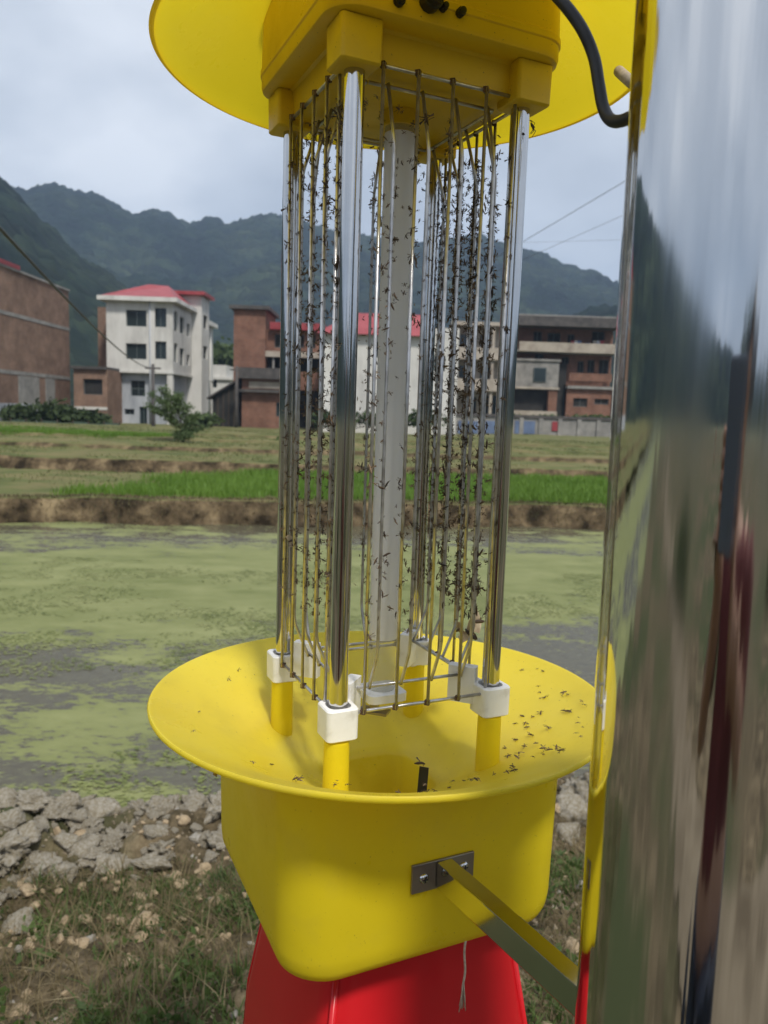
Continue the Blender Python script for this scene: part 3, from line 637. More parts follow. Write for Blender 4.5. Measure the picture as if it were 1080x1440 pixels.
# --- unfinished concrete and brick block at right
Y0 = 76.
x0, x1 = xat(724, Y0, 520), xat(866, Y0, 520); gz = -.6
b9 = thing('brick_flats', 'unfinished four storey brick flats with long open galleries beside the pole', 'building', ((x0 + x1) / 2, Y0, gz))
zr = zat(449, Y0, 800); z3 = zat(489, Y0, 800); z2 = zat(512, Y0, 760); z1_ = zat(545, Y0, 760); z0_ = zat(578, Y0, 760)
D = 1.7
hb = [px_rect(*a, Y0 + D) for a in ((750, 466, 762, 486), (770, 468, 788, 484), (798, 470, 808, 485), (832, 466, 850, 486), (752, 498, 764, 511), (790, 502, 800, 512), (812, 508, 821, 524), (826, 506, 836, 524), (842, 506, 856, 526))]
block(b9, 'brick_red', x0, x1, Y0 + D, Y0 + 9, gz - 1.2, zr, hb, glass=False)
slab(b9, 'roof_fascia', 'dark_tin', x0 - .5, x1 + .1, Y0 - .7, Y0 + 9.3, zr - .75, zr + .15)
slab(b9, 'roof_slab', 'concrete', x0 - .4, x1, Y0 - .5, Y0 + 9.2, zr + .153, zr + .3)
slab(b9, 'gallery_parapet', 'cream', x0 + .3, x1 - .2, Y0 - .1, Y0 + .1, z3 - .45, z3 + .45)
slab(b9, 'gallery_slab', 'concrete', x0 + .1, x1, Y0 + .102, Y0 + D - .003, z3 - .5, z3 - .28)
xm = xat(793, Y0); xm0 = xat(786, Y0)
# lower left bay
slab(b9, 'bay_wall', 'concrete', x0, xm0 - .1, Y0 + .3, Y0 + D - .01, z1_ + .05, z2 + .3)
fx = px_rect(750, 517, 768, 537, Y0 + .3)
f = MB(); l_ = b9.location; f.box(fx[0] - l_[0], fx[1] - l_[0], .2, .297, fx[2] - l_[2], fx[3] - l_[2]); wn = f.build('window', M['frame'], b9)
MB().box(fx[0] + .07 - l_[0], fx[1] - .07 - l_[0], .18, .197, fx[2] + .07 - l_[2], fx[3] - .07 - l_[2]).build('pane', M['pane'], wn)
slab(b9, 'bay_slab', 'cream', x0, xm0, Y0 + .1, Y0 + D - .02, z1_ - .15, z1_ + .047)
slab(b9, 'bay_beam', 'concrete', x0, xm0, Y0 + .15, Y0 + D - .02, z2 + .303, z2 + .5)
slab(b9, 'ground_recess', 'void', x0, xat(772, Y0), Y0 + 1.0, Y0 + D - .004, z0_, z1_ - .16)
slab(b9, 'brick_pier', 'brick_red', xat(772, Y0) + .003, xat(784, Y0), Y0 + .25, Y0 + D - .004, z0_, z1_ - .16)
slab(b9, 'ground_sill', 'cream', x0 - .1, xat(784, Y0), Y0 - .1, Y0 + D - .006, z0_ - .45, z0_ - .003)
slab(b9, 'stair_gap', 'void', xat(785, Y0), xm + .3, Y0 + .9, Y0 + D - .005, gz - 1, z2 + .2)
# lower right bay
slab(b9, 'brick_parapet', 'brick_red', xm + .4, x1 - .3, Y0 + .05, Y0 + .25, zat(536, Y0, 825), zat(525, Y0, 825))
slab(b9, 'lower_slab', 'concrete', xm + .3, x1, Y0, Y0 + D - .007, zat(547, Y0, 825), zat(543, Y0, 825))
hg = [px_rect(806, 560, 826, 572, Y0 + .3), px_rect(836, 561, 856, 569, Y0 + .3)]
mb = MB(); O = ex([xm + .3, Y0 + .3, gz - 1.2]) - ex(b9.location)
hh = [(a - xm - .3, b - xm - .3, c - gz + 1.2, d - gz + 1.2) for a, b, c, d in hg]
facade(mb, O, UX, x1 - xm - .3, zat(547, Y0, 825) - gz + 1.19, hh, .2, NF); mb.build('ground_wall', M['brick_red'], b9)
for h in hh: window(b9, O, UX, NF, h, .2, False, 2)
slab(b9, 'corner_column', 'plaster', x1 + .003, x1 + .35, Y0 - .1, Y0 + .3, gz - 1.2, zr - .8)
bb = MB(); p_ = at(827, 476, Y0 + .6)
bb.box(p_[0] - .35 - l_[0], p_[0] + .35 - l_[0], .5, 1.0, p_[2] - .5 - l_[2], p_[2] + .3 - l_[2])
tag(MB().loft([[(a[0], a[1], z_) for a in rring(r_w, .12, 0, 3)] for z_, r_w in ((0, .32), (.1, .36), (.7, .36), (.85, .25))], True, True).build('water_drum', M['blue'], None, True), 'small blue drum standing on the top gallery of the brick flats', 'drum').location = (p_[0], Y0 + .9, z3 - .25)

cloths = [(806, 'red_tin'), (811, 'plaster'), (815, 'blue'), (837, 'cream'), (842, 'plaster_grey'), (847, 'red_tin')]
for k, (cx_, mm) in enumerate(cloths):
    p_ = at(cx_, 479, Y0 + .5); q_ = MB()
    q_.loft([[(x_, .03 * math.sin(x_ * 9 + z_ * 3), z_) for x_ in np.linspace(-.2, .2, 6)] + [(x_, .03 * math.sin(x_ * 9 + z_ * 3) + .012, z_) for x_ in np.linspace(.2, -.2, 6)] for z_ in (-.8, -.5, -.2, 0)], True, True)
    o = q_.build('laundry', M[mm], None, True); o.location = p_
    tag(o, ['red cloth hung at the middle of the top gallery of the flats', 'white cloth next to the red one on the top gallery', 'blue cloth hung left of the drum on the top gallery', 'cream cloth hung right of the blue drum on the top gallery', 'grey cloth between cream and red cloths on the top gallery', 'red cloth at the right end of the top gallery of the flats'][k], 'laundry', 'laundry on the top gallery')
# --- wall with blue sheeting in front of the flats
Y0 = 61.
x0, x1 = xat(640, Y0), xat(885, Y0)
wl = thing('boundary_wall', 'low grey rubble wall with blue sheeting below the brick flats', 'wall', ((x0 + x1) / 2, Y0, -1.5))
zt, zb = zat(589, Y0, 780), -2.2
slab(wl, 'wall_body', 'concrete', x0, x1, Y0, Y0 + .4, zb, zt)
slab(wl, 'coping', 'dark_tin', x0, x1, Y0 - .1, Y0 + .5, zt + .002, zt + .22)
for (a, b) in ((644, 672), (676, 706), (724, 752)):
    r_ = px_rect(a, 592, b, 610, Y0); slab(wl, 'blue_panel', 'blue', r_[0], r_[1], Y0 - .07, Y0 - .004, r_[2], r_[3])
r_ = px_rect(776, 593, 784, 606, Y0); slab(wl, 'red_panel', 'red_tin', r_[0], r_[1], Y0 - .07, Y0 - .004, r_[2], r_[3])
for k in range(9):
    xx = x0 + (x1 - x0) * (k + .5) / 9; slab(wl, 'pier', 'concrete', xx - .16, xx + .16, Y0 - .12, Y0 - .003, zb, zt)

# --- green netting fence on the left
Y0 = 50.
x0, x1 = xat(-30, Y0), xat(168, Y0)
nf = thing('net_fence', 'low dark green netting fence in front of the left hand houses', 'fence', ((x0 + x1) / 2, Y0, -1.55))
zt, zb = zat(592, Y0, 70), zat(607, Y0, 70)
for k in range(10):
    xx = x0 + (x1 - x0) * k / 9; xn = x0 + (x1 - x0) * (k + 1) / 9
    slab(nf, 'post', 'bark', xx - .04, xx + .04, Y0 - .04, Y0 + .04, zb - .4, zt + .1)
    if k < 9: slab(nf, 'net_panel', 'net', xx + .042, xn - .042, Y0 - .01, Y0 + .01, zb, zt - .08 * (k % 2))

# --- shrubs, bushes and the young tree
def bush(label, clumps_px, Y, n, size, m='leaf_dark', depth=1.2, name='bush', cat='bush', group=None):
    c0 = clumps_px[0]; p0 = at(c0[0], c0[1] + c0[3], Y)
    b = thing(name, label, cat, (p0[0], Y, p0[2]), group=group)
    cl = []
    for (cx, cy, rx, ry) in clumps_px:
        p = at(cx, cy, Y) - p0; s = Y / F
        cl.append((p[0], rng.uniform(-.5, .5) * depth, p[2], rx * s, depth * .7, ry * s))
    leaves('foliage', cl, n, size, M[m], b)
    st = MB()
    for k in range(5): st.tube([(rng.uniform(-.3, .3), 0, -.4), (cl[k % len(cl)][0] * .8 + rng.uniform(-.2, .2), cl[k % len(cl)][1], cl[k % len(cl)][2])], [.04, .015], 6)
    st.build('stem', M['bark'], b, True)
    return b
bush('dark green bush at the foot of the brown brick house', [(30, 586, 22, 14), (10, 582, 20, 14)], 54., 900, .22)
bush('broad dark bush below the end of the brown brick house', [(72, 580, 26, 16), (95, 584, 18, 12)], 55., 1000, .22)
bush('dark bush under the low brick shed house', [(122, 588, 16, 10), (140, 590, 12, 9)], 58., 700, .2)
bush('low bush at the corner of the white house', [(290, 590, 18, 9), (272, 592, 12, 7)], 60., 600, .2, 'leaf_mid')
bush('bright green tree crown rising behind the little white cottage', [(312, 500, 22, 20), (330, 512, 16, 16), (298, 508, 12, 14)], 110., 900, .5, 'leaf_mid', 4, 'broadleaf_tree', 'tree')
bush('dark hedge of shrubs along the foot of the grey house', [(470, 588, 36, 12), (530, 590, 40, 10), (590, 590, 36, 11)], 57., 1300, .2, 'leaf_dark')
bush('scrub on top of the boundary wall under the flats', [(730, 587, 18, 4), (770, 587, 26, 4), (830, 587, 30, 5)], 63., 700, .15, 'leaf_mid')
bush('yellow green tuft beside the grid at the field edge', [(392, 625, 8, 8)], 30., 200, .10, 'leaf_mid', .4)

Y = 27.5; p0 = at(258, 624, Y)
tr = thing('young_tree', 'young feathery tree with drooping branches standing in the fields before the white house', 'tree', (p0[0], Y, p0[2]))
tk = MB(); cl = []; s = Y / F
tips = [(215, 556), (228, 548), (240, 560), (252, 556), (264, 572), (276, 585), (222, 578), (240, 590), (262, 600), (282, 602), (232, 566), (212, 572), (270, 612), (246, 612)]
tk.tube([(0, 0, -.1), (-.02, .03, .5), (-.15, 0, 1.0), (-.45, .02, 1.5)], [.035, .028, .02, .01], 8)
for i, (x, y) in enumerate(tips):
    q = at(x, y, Y) - p0; dy = random.uniform(-.4, .4)
    b0 = np.array([-.05 - .1 * max(0, q[2] - .6), 0, max(.15, min(1.2, q[2] * .6))])
    e_ = np.array([q[0], dy, q[2]]); md = (b0 + e_) / 2 + [0, 0, .12]
    tk.tube([b0, md, e_], [.014, .010, .005], 6)
    for f in (.4, .6, .8, 1.):
        c_ = b0 * (1 - f) + e_ * f; cl.append((c_[0], c_[1], c_[2] + .02, .21, .21, .15))
tk.build('trunk', M['bark'], tr, True)
leaves('crown', cl, 5200, .055, M['leaf_tree'], tr, droop=1.0, asp=.34)

# --- what stands behind the camera (mirrored in the pole)
for (bx, by, bw, bh, lb) in ((-5.5, -3.2, 1.2, .5, 'low dark bush behind the camera on the left, mirrored in the pole'), (4.2, -6.5, 1.6, .8, 'rounded bush behind the camera on the right, mirrored in the pole'), (-2.6, -9., 1.5, .7, 'bush farther behind the camera, mirrored in the pole')):
    b = thing('bush', lb, 'bush', (bx, by, -1.55))
    leaves('foliage', [(0, 0, bh * .8, bw, bw * .8, bh), (bw * .5, .2, bh * .5, bw * .7, bw * .6, bh * .6), (-bw * .6, -.1, bh * .5, bw * .6, bw * .6, bh * .6)], 1500, .07, M['leaf_dark'], b)
    MB().tube([(0, 0, -.1), (.05, 0, bh)], [.04, .02], 6).build('stem', M['bark'], b, True)
for (bx, by, hh, lb) in ((7., -24., 5.5, 'broad tree behind the camera on the right, mirrored in the pole'), (-9., -28., 6., 'tall tree behind the camera on the left, mirrored in the pole'), (1.5, -34., 5., 'small tree straight behind the camera, mirrored in the pole')):
    b = thing('broadleaf_tree', lb, 'tree', (bx, by, -1.7))
    leaves('crown', [(0, 0, hh * .7, hh * .3, hh * .3, hh * .28), (hh * .2, 0, hh * .55, hh * .22, hh * .22, hh * .2), (-hh * .22, .2, hh * .5, hh * .2, hh * .2, hh * .2)], 2200, .16, M['leaf_dark'], b)
    MB().tube([(0, 0, -.3), (.1, 0, hh * .4), (0, 0, hh * .7)], [.2, .14, .06], 8).build('trunk', M['bark'], b, True)
M['path'] = mat('dirt_path', [(.3, (.09, .07, .045)), (.7, (.20, .165, .115))], scale=2.5, rough=.95, bump=.4, bscale=14, detail=9, spec=.2)
pxs = np.linspace(-40, 40, 240); pt = np.linspace(-.5, .5, 8)
PX, PT = np.meshgrid(pxs, pt); PY = PT * (1 + .15 * np.sin(PX * 1.3)) - 1.5 + .10 * PX + .5 * np.sin(PX * .35); PZ = near_h(PX, PY) + .05 - .05 * np.abs(PT)
ii = (np.arange(7)[:, None] * 240 + np.arange(239)[None]).ravel()
tag(link('dirt_path', npmesh('dirt_path', np.c_[PX.ravel(), PY.ravel(), PZ.ravel()], np.c_[ii, ii + 1, ii + 241, ii + 240], M['path'], True)), kind='structure')

# --- utility poles and overhead lines
def upole(label, x, ytop, Y, h):
    p = at(x, ytop, Y); q = thing('utility_pole', label, 'pole', (p[0], Y, p[2] - h))
    MB().tube([(0, 0, -.5), (0, 0, h)], [.17, .11], 12).build('shaft', M['dark_tin'], q, True)
    MB().box(-.55, .55, -.06, .06, h - .35, h - .23).build('crossarm', M['dark_tin'], q)
    return p
p1 = upole('slim dark utility pole in front of the white house', 215, 512, 56., 5.6)
upole('concrete utility pole beside the lean-to shed and brick tower', 333, 515, 64., 5.6)
def cable(label, pts, r, m='black', n=24, sag=0.):
    P = []
    for a, b in zip(pts, pts[1:]):
        for k in range(n):
            f = k / n; q = np.asarray(a) * (1 - f) + np.asarray(b) * f; q[2] -= sag * 4 * f * (1 - f); P.append(q)
    P.append(np.asarray(pts[-1], float)); o = P[0].copy()
    ob = MB().tube([p - o for p in P], r, 6).build('overhead_cable', M[m], None, True); ob.location = o
    return tag(ob, label, 'cable')
cable('thick black overhead cable sloping from the left edge down to the dark utility pole', [at(-120, 190, 7.), at(213, 517, 56.)], .024, sag=.5)
cable('thin grey overhead wire rising from the grid toward the pole, upper of two', [at(600, 420, 60.), at(980, 195, 38.)], .018, 'dark_tin')
cable('faint overhead wire slanting below the upper one beside the pole', [at(690, 385, 70.), at(960, 266, 50.)], .014, 'dark_tin')
cable('faint level overhead wire low in the sky beside the pole', [at(700, 342, 80.), at(960, 335, 70.)], .010, 'dark_tin')

# ------------------------------------------------------------------ vegetation as stuff
def blades(name, P, H, W, m, lean=.5, segs=2):
    n = len(P); a = rng.uniform(0, 2 * np.pi, n); dx, dy = np.cos(a), np.sin(a)
    la = rng.uniform(0, 2 * np.pi, n); lm = lean * H * rng.random(n)
    lx, ly = np.cos(la) * lm, np.sin(la) * lm
    rows = []
    for k in range(segs + 1):
        f = k / segs; wv = W * (1 - f) ** .7 * .5 if k < segs else W * 0
        c = P + np.c_[lx * f ** 1.8, ly * f ** 1.8, H * f * (1 - .18 * f * (lm / (H + 1e-6)))]
        rows += [c - np.c_[dx * wv, dy * wv, 0 * wv], c + np.c_[dx * wv, dy * wv, 0 * wv]]
    V = np.stack(rows, 1).reshape(-1, 3); m_ = 2 * (segs + 1); b = (np.arange(n) * m_)[:, None]
    Fq = np.concatenate([b + np.array([[2 * k, 2 * k + 1, 2 * k + 3, 2 * k + 2]]) for k in range(segs)], 0)
    return tag(link(name, npmesh(name, V, Fq, m)), kind='stuff')
M['rice'] = mat('rice_seedlings', [(.3, (.085, .17, .020)), (.7, (.15, .255, .04))], scale=.5, rough=.6, extra=translucent(.3, (.17, .30, .03)))
M['dry_grass'] = mat('dry_grass', [(.3, (.075, .058, .026)), (.55, (.16, .125, .065)), (.75, (.34, .28, .17))], scale=9, rough=.9, extra=translucent(.2, (.3, .24, .1)))
M['bank_grass'] = mat('bank_grass', [(.3, (.05, .055, .02)), (.5, (.11, .09, .045)), (.7, (.22, .17, .10))], scale=1.1, rough=.9)
M['green_grass'] = mat('green_grass', [(.3, (.030, .056, .012)), (.7, (.095, .140, .034))], scale=6, rough=.7, extra=translucent(.25, (.1, .17, .03)))
M['field_grass'] = mat('field_grass', [(.3, (.07, .075, .026)), (.5, (.11, .13, .04)), (.7, (.17, .15, .07))], scale=.5, rough=.9)
# rice paddy
n = 90000
x = rng.uniform(-10, 12, n); y = rng.uniform(13.6, 23.5, n)
lo = bank_y(x) + .75; hi = 20.4 + .1 * x + .25 * np.sin(x * .4)
lft = -6.0 + (y - 14.2) * .46 + .7 * vnoise(x, y, 1.2, 4)
ok = (vnoise(x, y, 1.6, 71) > -.72) & (y > lo) & (y < hi) & (x > lft) & ~((np.abs(x - 5.1) < .35 + (17 - y) * .15) & (y < 17.5) & (y > 15))
x, y = x[ok], y[ok]; x = np.where(rng.random(len(x)) < .7, np.round(x / .16) * .16 + rng.normal(0, .03, len(x)), x)
blades('rice_seedlings', np.c_[x, y, terr_h(x, y)], rng.uniform(.14, .26, len(x)), np.full(len(x), .026), M['rice'], .5)
n = 22000
x = rng.uniform(-19, -8.5, n); y = rng.uniform(29.0, 32.6, n)
blades('rice_strip', np.c_[x, y, terr_h(x, y)], rng.uniform(.08, .16, n), np.full(n, .03), M['rice'], .5)
# grass on the far bank and terrace edges
n = 16000
x = rng.uniform(-12, 9, n); y = bank_y(x) + rng.uniform(-.05, .75, n) + .1
blades('bank_grass', np.c_[x, y, terr_h(x, y) - .02], rng.uniform(.03, .10, n), np.full(n, .02), M['bank_grass'], 1.2)
n = 46000
x = rng.uniform(-26, 16, n); y = rng.uniform(15, 40, n); sl_ = np.abs(terr_h(x, y + .15) - terr_h(x, y - .15))
ok = ((x < -6.2 + (y - 14.2) * .46) | (y > 20.7 + .1 * x)) & (vnoise(x, y, .5, 8) > -.1) & (sl_ < .06)
x, y = x[ok], y[ok]
blades('field_grass', np.c_[x, y, terr_h(x, y) - .02], rng.uniform(.04, .12, len(x)), np.full(len(x), .03), M['field_grass'], 1.)
# grass on the near bank
def near_pts(n, dmin, dmax, seed, thr=-.1, sc=1.4):
    x = rng.uniform(-2.4, 1.9, n); d = rng.uniform(dmin, dmax, n); y = crest(x) + d
    ok = (y > 1.0) & (vnoise(x, y, sc, seed) > thr); x, y = x[ok], y[ok]
    return np.c_[x, y, near_h(x, y) - .01]
P = near_pts(30000, -2.3, -.22, 61, -.25, 2.2); blades('dry_grass', P, .02 + .13 * rng.random(len(P)) ** 2, np.full(len(P), .0042), M['dry_grass'], 1.8, 3)
P = near_pts(46000, -2.3, -.30, 62, -.12, 2.4); blades('green_grass', P, rng.uniform(.02, .085, len(P)), np.full(len(P), .0065), M['green_grass'], 1.3, 3)
P = near_pts(90000, -2.3, -.2, 63, -.15, 2.9); blades('moss', P, rng.uniform(.008, .03, len(P)), np.full(len(P), .008), M['green_grass'], 1.4, 2)
P = near_pts(420, -2.3, -.7, 64, .0); blades('long_dry_stalks', P, rng.uniform(.18, .40, len(P)), np.full(len(P), .0055), M['dry_grass'], 1.2, 4)
# straw lying on the mud crest
P = near_pts(1200, -.35, .25, 65, .1); blades('straw', P, rng.uniform(.015, .05, len(P)), np.full(len(P), .0035), M['dry_grass'], 4.0, 2)

cl = []
for k in range(70):
    x_ = random.choice((random.uniform(-1.35, -.95), random.uniform(-1.8, -.3), random.uniform(.5, 1.2))); y_ = crest(x_) + random.uniform(-1.6, -.55)
    cl.append((x_, y_, float(near_h(np.array([[x_]]), np.array([[y_]]))[0, 0]) + .03, .07, .07, .035))
tag(leaves('broadleaf_weeds', cl, 3000, .014, M['green_grass'], None, asp=.5), kind='stuff')
# stones and mud clods of the near bank
M['mud'] = mat('dried_mud', [(.28, (.16, .125, .08)), (.45, (.36, .31, .22)), (.56, (.46, .42, .345)), (.72, (.60, .54, .44))], scale=6, rough=.95, bump=.8, bscale=45, detail=9, rdetail=.7, spec=.2)
M['stone'] = mat('tan_stone', [(.3, (.20, .14, .08)), (.5, (.34, .255, .155)), (.72, (.46, .38, .27))], scale=11, rough=.9, bump=.35, bscale=50, detail=8)
M['stone_grey'] = mat('grey_stone', [(.3, (.17, .155, .13)), (.7, (.36, .335, .29))], scale=14, rough=.9, bump=.3, bscale=60)
M['gravel'] = mat('mixed_gravel', [(.3, (.07, .055, .035)), (.5, (.20, .16, .11)), (.68, (.42, .36, .26))], scale=30, rough=.95)
def rock_mesh(name, m, seed, lvl, flat, rough_, fr=1.6):
    bm = bmesh.new(); bmesh.ops.create_icosphere(bm, subdivisions=lvl, radius=1)
    for v in bm.verts:
        c = v.co.copy(); d = 1 + rough_ * mnoise.fractal(c * fr + Vector((seed * 7.7, 0, 0)), .8, 2.1, 5) + rough_ * .55 * (abs(mnoise.noise(c * 3.3 + Vector((0, seed, 0)))) - .3)
        v.co = Vector((c.x * d, c.y * d * .85, c.z * d * flat))
    me = bpy.data.meshes.new(name); bm.to_mesh(me); bm.free(); me.materials.append(m)
    for p in me.polygons: p.use_smooth = True
    return me
clods = [rock_mesh('mud_clod', M['mud'], k, 4, .68, .75, 1.7) for k in range(7)]
def chunk_mesh(name, m, seed, flat):
    r = random.Random(seed); pl = []
    for k in range(11):
        n = Vector((r.gauss(0, 1), r.gauss(0, 1), r.gauss(0, 1))).normalized(); pl.append((n, r.uniform(.42, .85)))
    bm = bmesh.new(); bmesh.ops.create_icosphere(bm, subdivisions=4, radius=1)
    for v in bm.verts:
        c = v.co.copy(); k = min([1.] + [d / max(1e-6, n.dot(c)) for n, d in pl if n.dot(c) > 0])
        k *= 1 + .13 * mnoise.fractal(c * 3.1 + Vector((seed, 0, 0)), .8, 2.1, 5); v.co = Vector((c.x * k, c.y * k, c.z * k * flat))
    me = bpy.data.meshes.new(name); bm.to_mesh(me); bm.free(); me.materials.append(m)
    for p in me.polygons: p.use_smooth = True
    return me
clods = clods[:4] + [chunk_mesh('mud_clod', M['mud'], 70 + k, .75) for k in range(7)]
stones = [rock_mesh('stone', M['stone'], 20 + k, 3, .68, .32, 1.2) for k in range(4)] + [chunk_mesh('stone', M['stone'], 120 + k, .7) for k in range(5)]
gstones = [rock_mesh('stone', M['stone_grey'], 40 + k, 3, .65, .3, 1.2) for k in range(3)]
def scatter(name, meshes, n, xr, dr, smin, smax, sink, pw=2.):
    for k in range(n):
        x = random.uniform(*xr); d = random.uniform(*dr); y = crest(x) + d
        s = smin + (smax - smin) * random.random() ** pw
        o = link(name, random.choice(meshes), near_bank); z = float(near_h(np.array([[x]]), np.array([[y]]))[0, 0])
        o.location = (x, y, z + s * sink); o.scale = (s, s * random.uniform(.6, 1.15), s * random.uniform(.55, 1.05)); o.rotation_euler = (random.uniform(-.4, .4), random.uniform(-.4, .4), random.uniform(0, 6.3))
scatter('mud_clod', clods, 230, (-2.0, -.2), (-.24, .17), .018, .085, .15, 1.8)
scatter('mud_clod', clods, 110, (-1.9, -.2), (-.5, .1), .008, .03, .2, 1.6)
scatter('mud_clod', clods, 46, (-2.0, -1.15), (-.6, -.2), .02, .09, .10, 1.7)
scatter('mud_clod', clods, 70, (.5, 1.9), (-.35, .2), .03, .11, .10, 1.7)
scatter('stone', stones, 130, (-1.25, -.25), (-.75, .02), .010, .040, .15, 2.2)
scatter('stone', stones, 90, (-1.9, -.25), (-1.4, .1), .008, .034, .1, 2.4)
scatter('stone', gstones, 40, (-1.9, -.25), (-1.3, .05), .008, .03, .1, 2.4)
scatter('stone', stones + gstones, 70, (.4, 1.5), (-1.5, .0), .01, .045, .1, 2.2)
# gravel too small to count
n = 13000; P = near_pts(n, -2.3, .2, 66, -.3); n = len(P)
ico = [(0, 0, 1), (.9, 0, -.3), (-.45, .78, -.3), (-.45, -.78, -.3)]
sc_ = (.004 + .010 * rng.random(n) ** 2.5)[:, None, None]; an = rng.uniform(0, 6.28, n)
T = np.array(ico)[None] * sc_ * rng.uniform(.6, 1.3, (n, 4, 3))
ca, sa = np.cos(an)[:, None], np.sin(an)[:, None]
V = np.stack([T[..., 0] * ca - T[..., 1] * sa, T[..., 0] * sa + T[..., 1] * ca, T[..., 2]], -1) + P[:, None] + [0, 0, .012]
b = (np.arange(n) * 4)[:, None]
tag(link('gravel', npmesh('gravel', V.reshape(-1, 3), np.concatenate([b + [[0, 1, 2]], b + [[0, 2, 3]], b + [[0, 3, 1]]], 0), M['gravel'])), kind='stuff')

# ------------------------------------------------------------------ THE INSECT TRAP
YAW = -.3464
CX, CY = .0025, .603
trap = thing('insect_trap', 'yellow insect killer lamp with steel wire grid, funnel and red collecting bucket', 'insect trap', (CX, CY, 0), YAW)
# local frame: the camera-near corner lies on -y ; faces are turned 45 degrees
HS = .063; Q = math.pi / 4
def q45(x, y): return (x * math.cos(Q) - y * math.sin(Q), x * math.sin(Q) + y * math.cos(Q))
def R45(ring): return [(*q45(p[0], p[1]), p[2]) for p in ring]
ZT, ZB = .2139, -.206
corners = [q45(sx * HS, sy * HS) for sx, sy in ((-1, -1), (1, -1), (1, 1), (-1, 1))]   # front, right, back, left

def lathe(prof, n=128):
    return MB().loft([circ(r, z, n) for r, z in prof])
# hood: thin brim and dome
hb = lathe([(.052, .3230), (.09, .3020), (.13, .2785), (.160, .2590), (.1735, .2510), (.1768, .2500), (.1780, .2512), (.1768, .2526), (.1745, .2528)])
hb.build('hood_brim', M['yellow_brim'], trap, True, auto=rad(50))
hc = MB().loft([circ(.088, .3047, 64), circ(.088, .345, 64), circ(.082, .352, 64), circ(.02, .356, 64)], False, True); hc.build('hood_cover', M['yellow'], trap, True, auto=rad(40))
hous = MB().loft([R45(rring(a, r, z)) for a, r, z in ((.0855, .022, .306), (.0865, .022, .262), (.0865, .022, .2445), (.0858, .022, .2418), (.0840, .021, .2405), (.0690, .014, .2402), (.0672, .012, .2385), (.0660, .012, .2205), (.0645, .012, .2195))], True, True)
housing = hous.build('hood_housing', M['yellow_shaded'], trap, True, auto=rad(35))
ledge = MB().loft([R45(rring(a, .022, z)) for a, z in ((.0864, .2575), (.0873, .2565), (.0873, .2525), (.0864, .2515))]); ledge.build('housing_lip', M['yellow_shaded'], housing, True, auto=rad(40))
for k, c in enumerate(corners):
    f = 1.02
    MB().loft([R45(rring(a, r, z, 5)) for a, r, z in ((.0112, .003, ZT - .0005), (.0130, .003, ZT), (.0138, .003, ZT + .001), (.0142, .003, .2375), (.0142, .003, .2398))], True, True).build('corner_socket', M['yellow_shaded'], housing, True, auto=rad(35)).location = (c[0] * f, c[1] * f, 0)
# posts
post = MB().tube([(0, 0, ZB - .012), (0, 0, ZT + .004)], .0067, 28).mesh('corner_post', M['steel'], True)
post.set_sharp_from_angle(angle=rad(40))
for c in corners: link('corner_post', post, trap).location = (c[0], c[1], 0)
# grid : outer wires straight, inner wires cranked in to the inner rods
wo = MB().tube([(0, 0, ZB - .0045), (0, 0, ZT + .006)], .00125, 8).mesh('outer_wire', M['wire_steel'], True)
wi = MB().tube([(0, .0125, ZB + .006), (0, .0118, ZB + .0085), (0, .0012, ZB + .033), (0, 0, ZB + .040), (0, 0, ZT - .040), (0, .0012, ZT - .034), (0, .0125, ZT + .002)], .00125, 8).mesh('inner_wire', M['wire_steel'], True)
ro = MB().tube([(-HS + .008, 0, 0), (HS - .006, 0, 0)], .0013, 8).mesh('grid_rod', M['wire_steel'], True)
ri = MB().tube([(-HS + .016, 0, 0), (HS - .014, 0, 0)], .0013, 8).mesh('grid_rod', M['wire_steel'], True)
UO = [.135, .335, .54, .745, .93]; UI = [.23, .435, .64, .845]
weld = MB()
face_rot = []
for k in range(4):                              # face k lies between corner k and corner k+1
    a = Q + k * math.pi / 2                     # local +x along the face, +y inwards
    rot = Matrix.Rotation(a, 4, 'Z'); face_rot.append(rot)
    def put(me, name, x, y, z):
        o = link(name, me, trap); v = rot @ Vector((x, y, z)); o.location = v; o.rotation_euler = (0, 0, a); return o
    for u in UO:
        put(wo, 'grid_wire', -HS + 2 * HS * u, -HS - .0065, 0)
        for zz_ in (ZB - .0035, ZT + .005):
            v = rot @ Vector((-HS + 2 * HS * u, -HS - .0055, zz_)); weld.obox(v, (1, 0, 0), (0, 1, 0), (0, 0, 1), .0035, .0035, .0035)
    for u in UI: put(wi, 'grid_wire', -HS + 2 * HS * u, -HS - .0005, 0)
    put(ro, 'grid_rod', 0, -HS - .0045, ZB - .0035); put(ro, 'grid_rod', 0, -HS - .0045, ZT + .005)
    put(ri, 'grid_rod', 0, -HS + .0138, ZB + .007); put(ri, 'grid_rod', 0, -HS + .0138, ZT + .001)
tag(weld.build('weld_spot', M['dark_rust'], trap), kind='stuff')
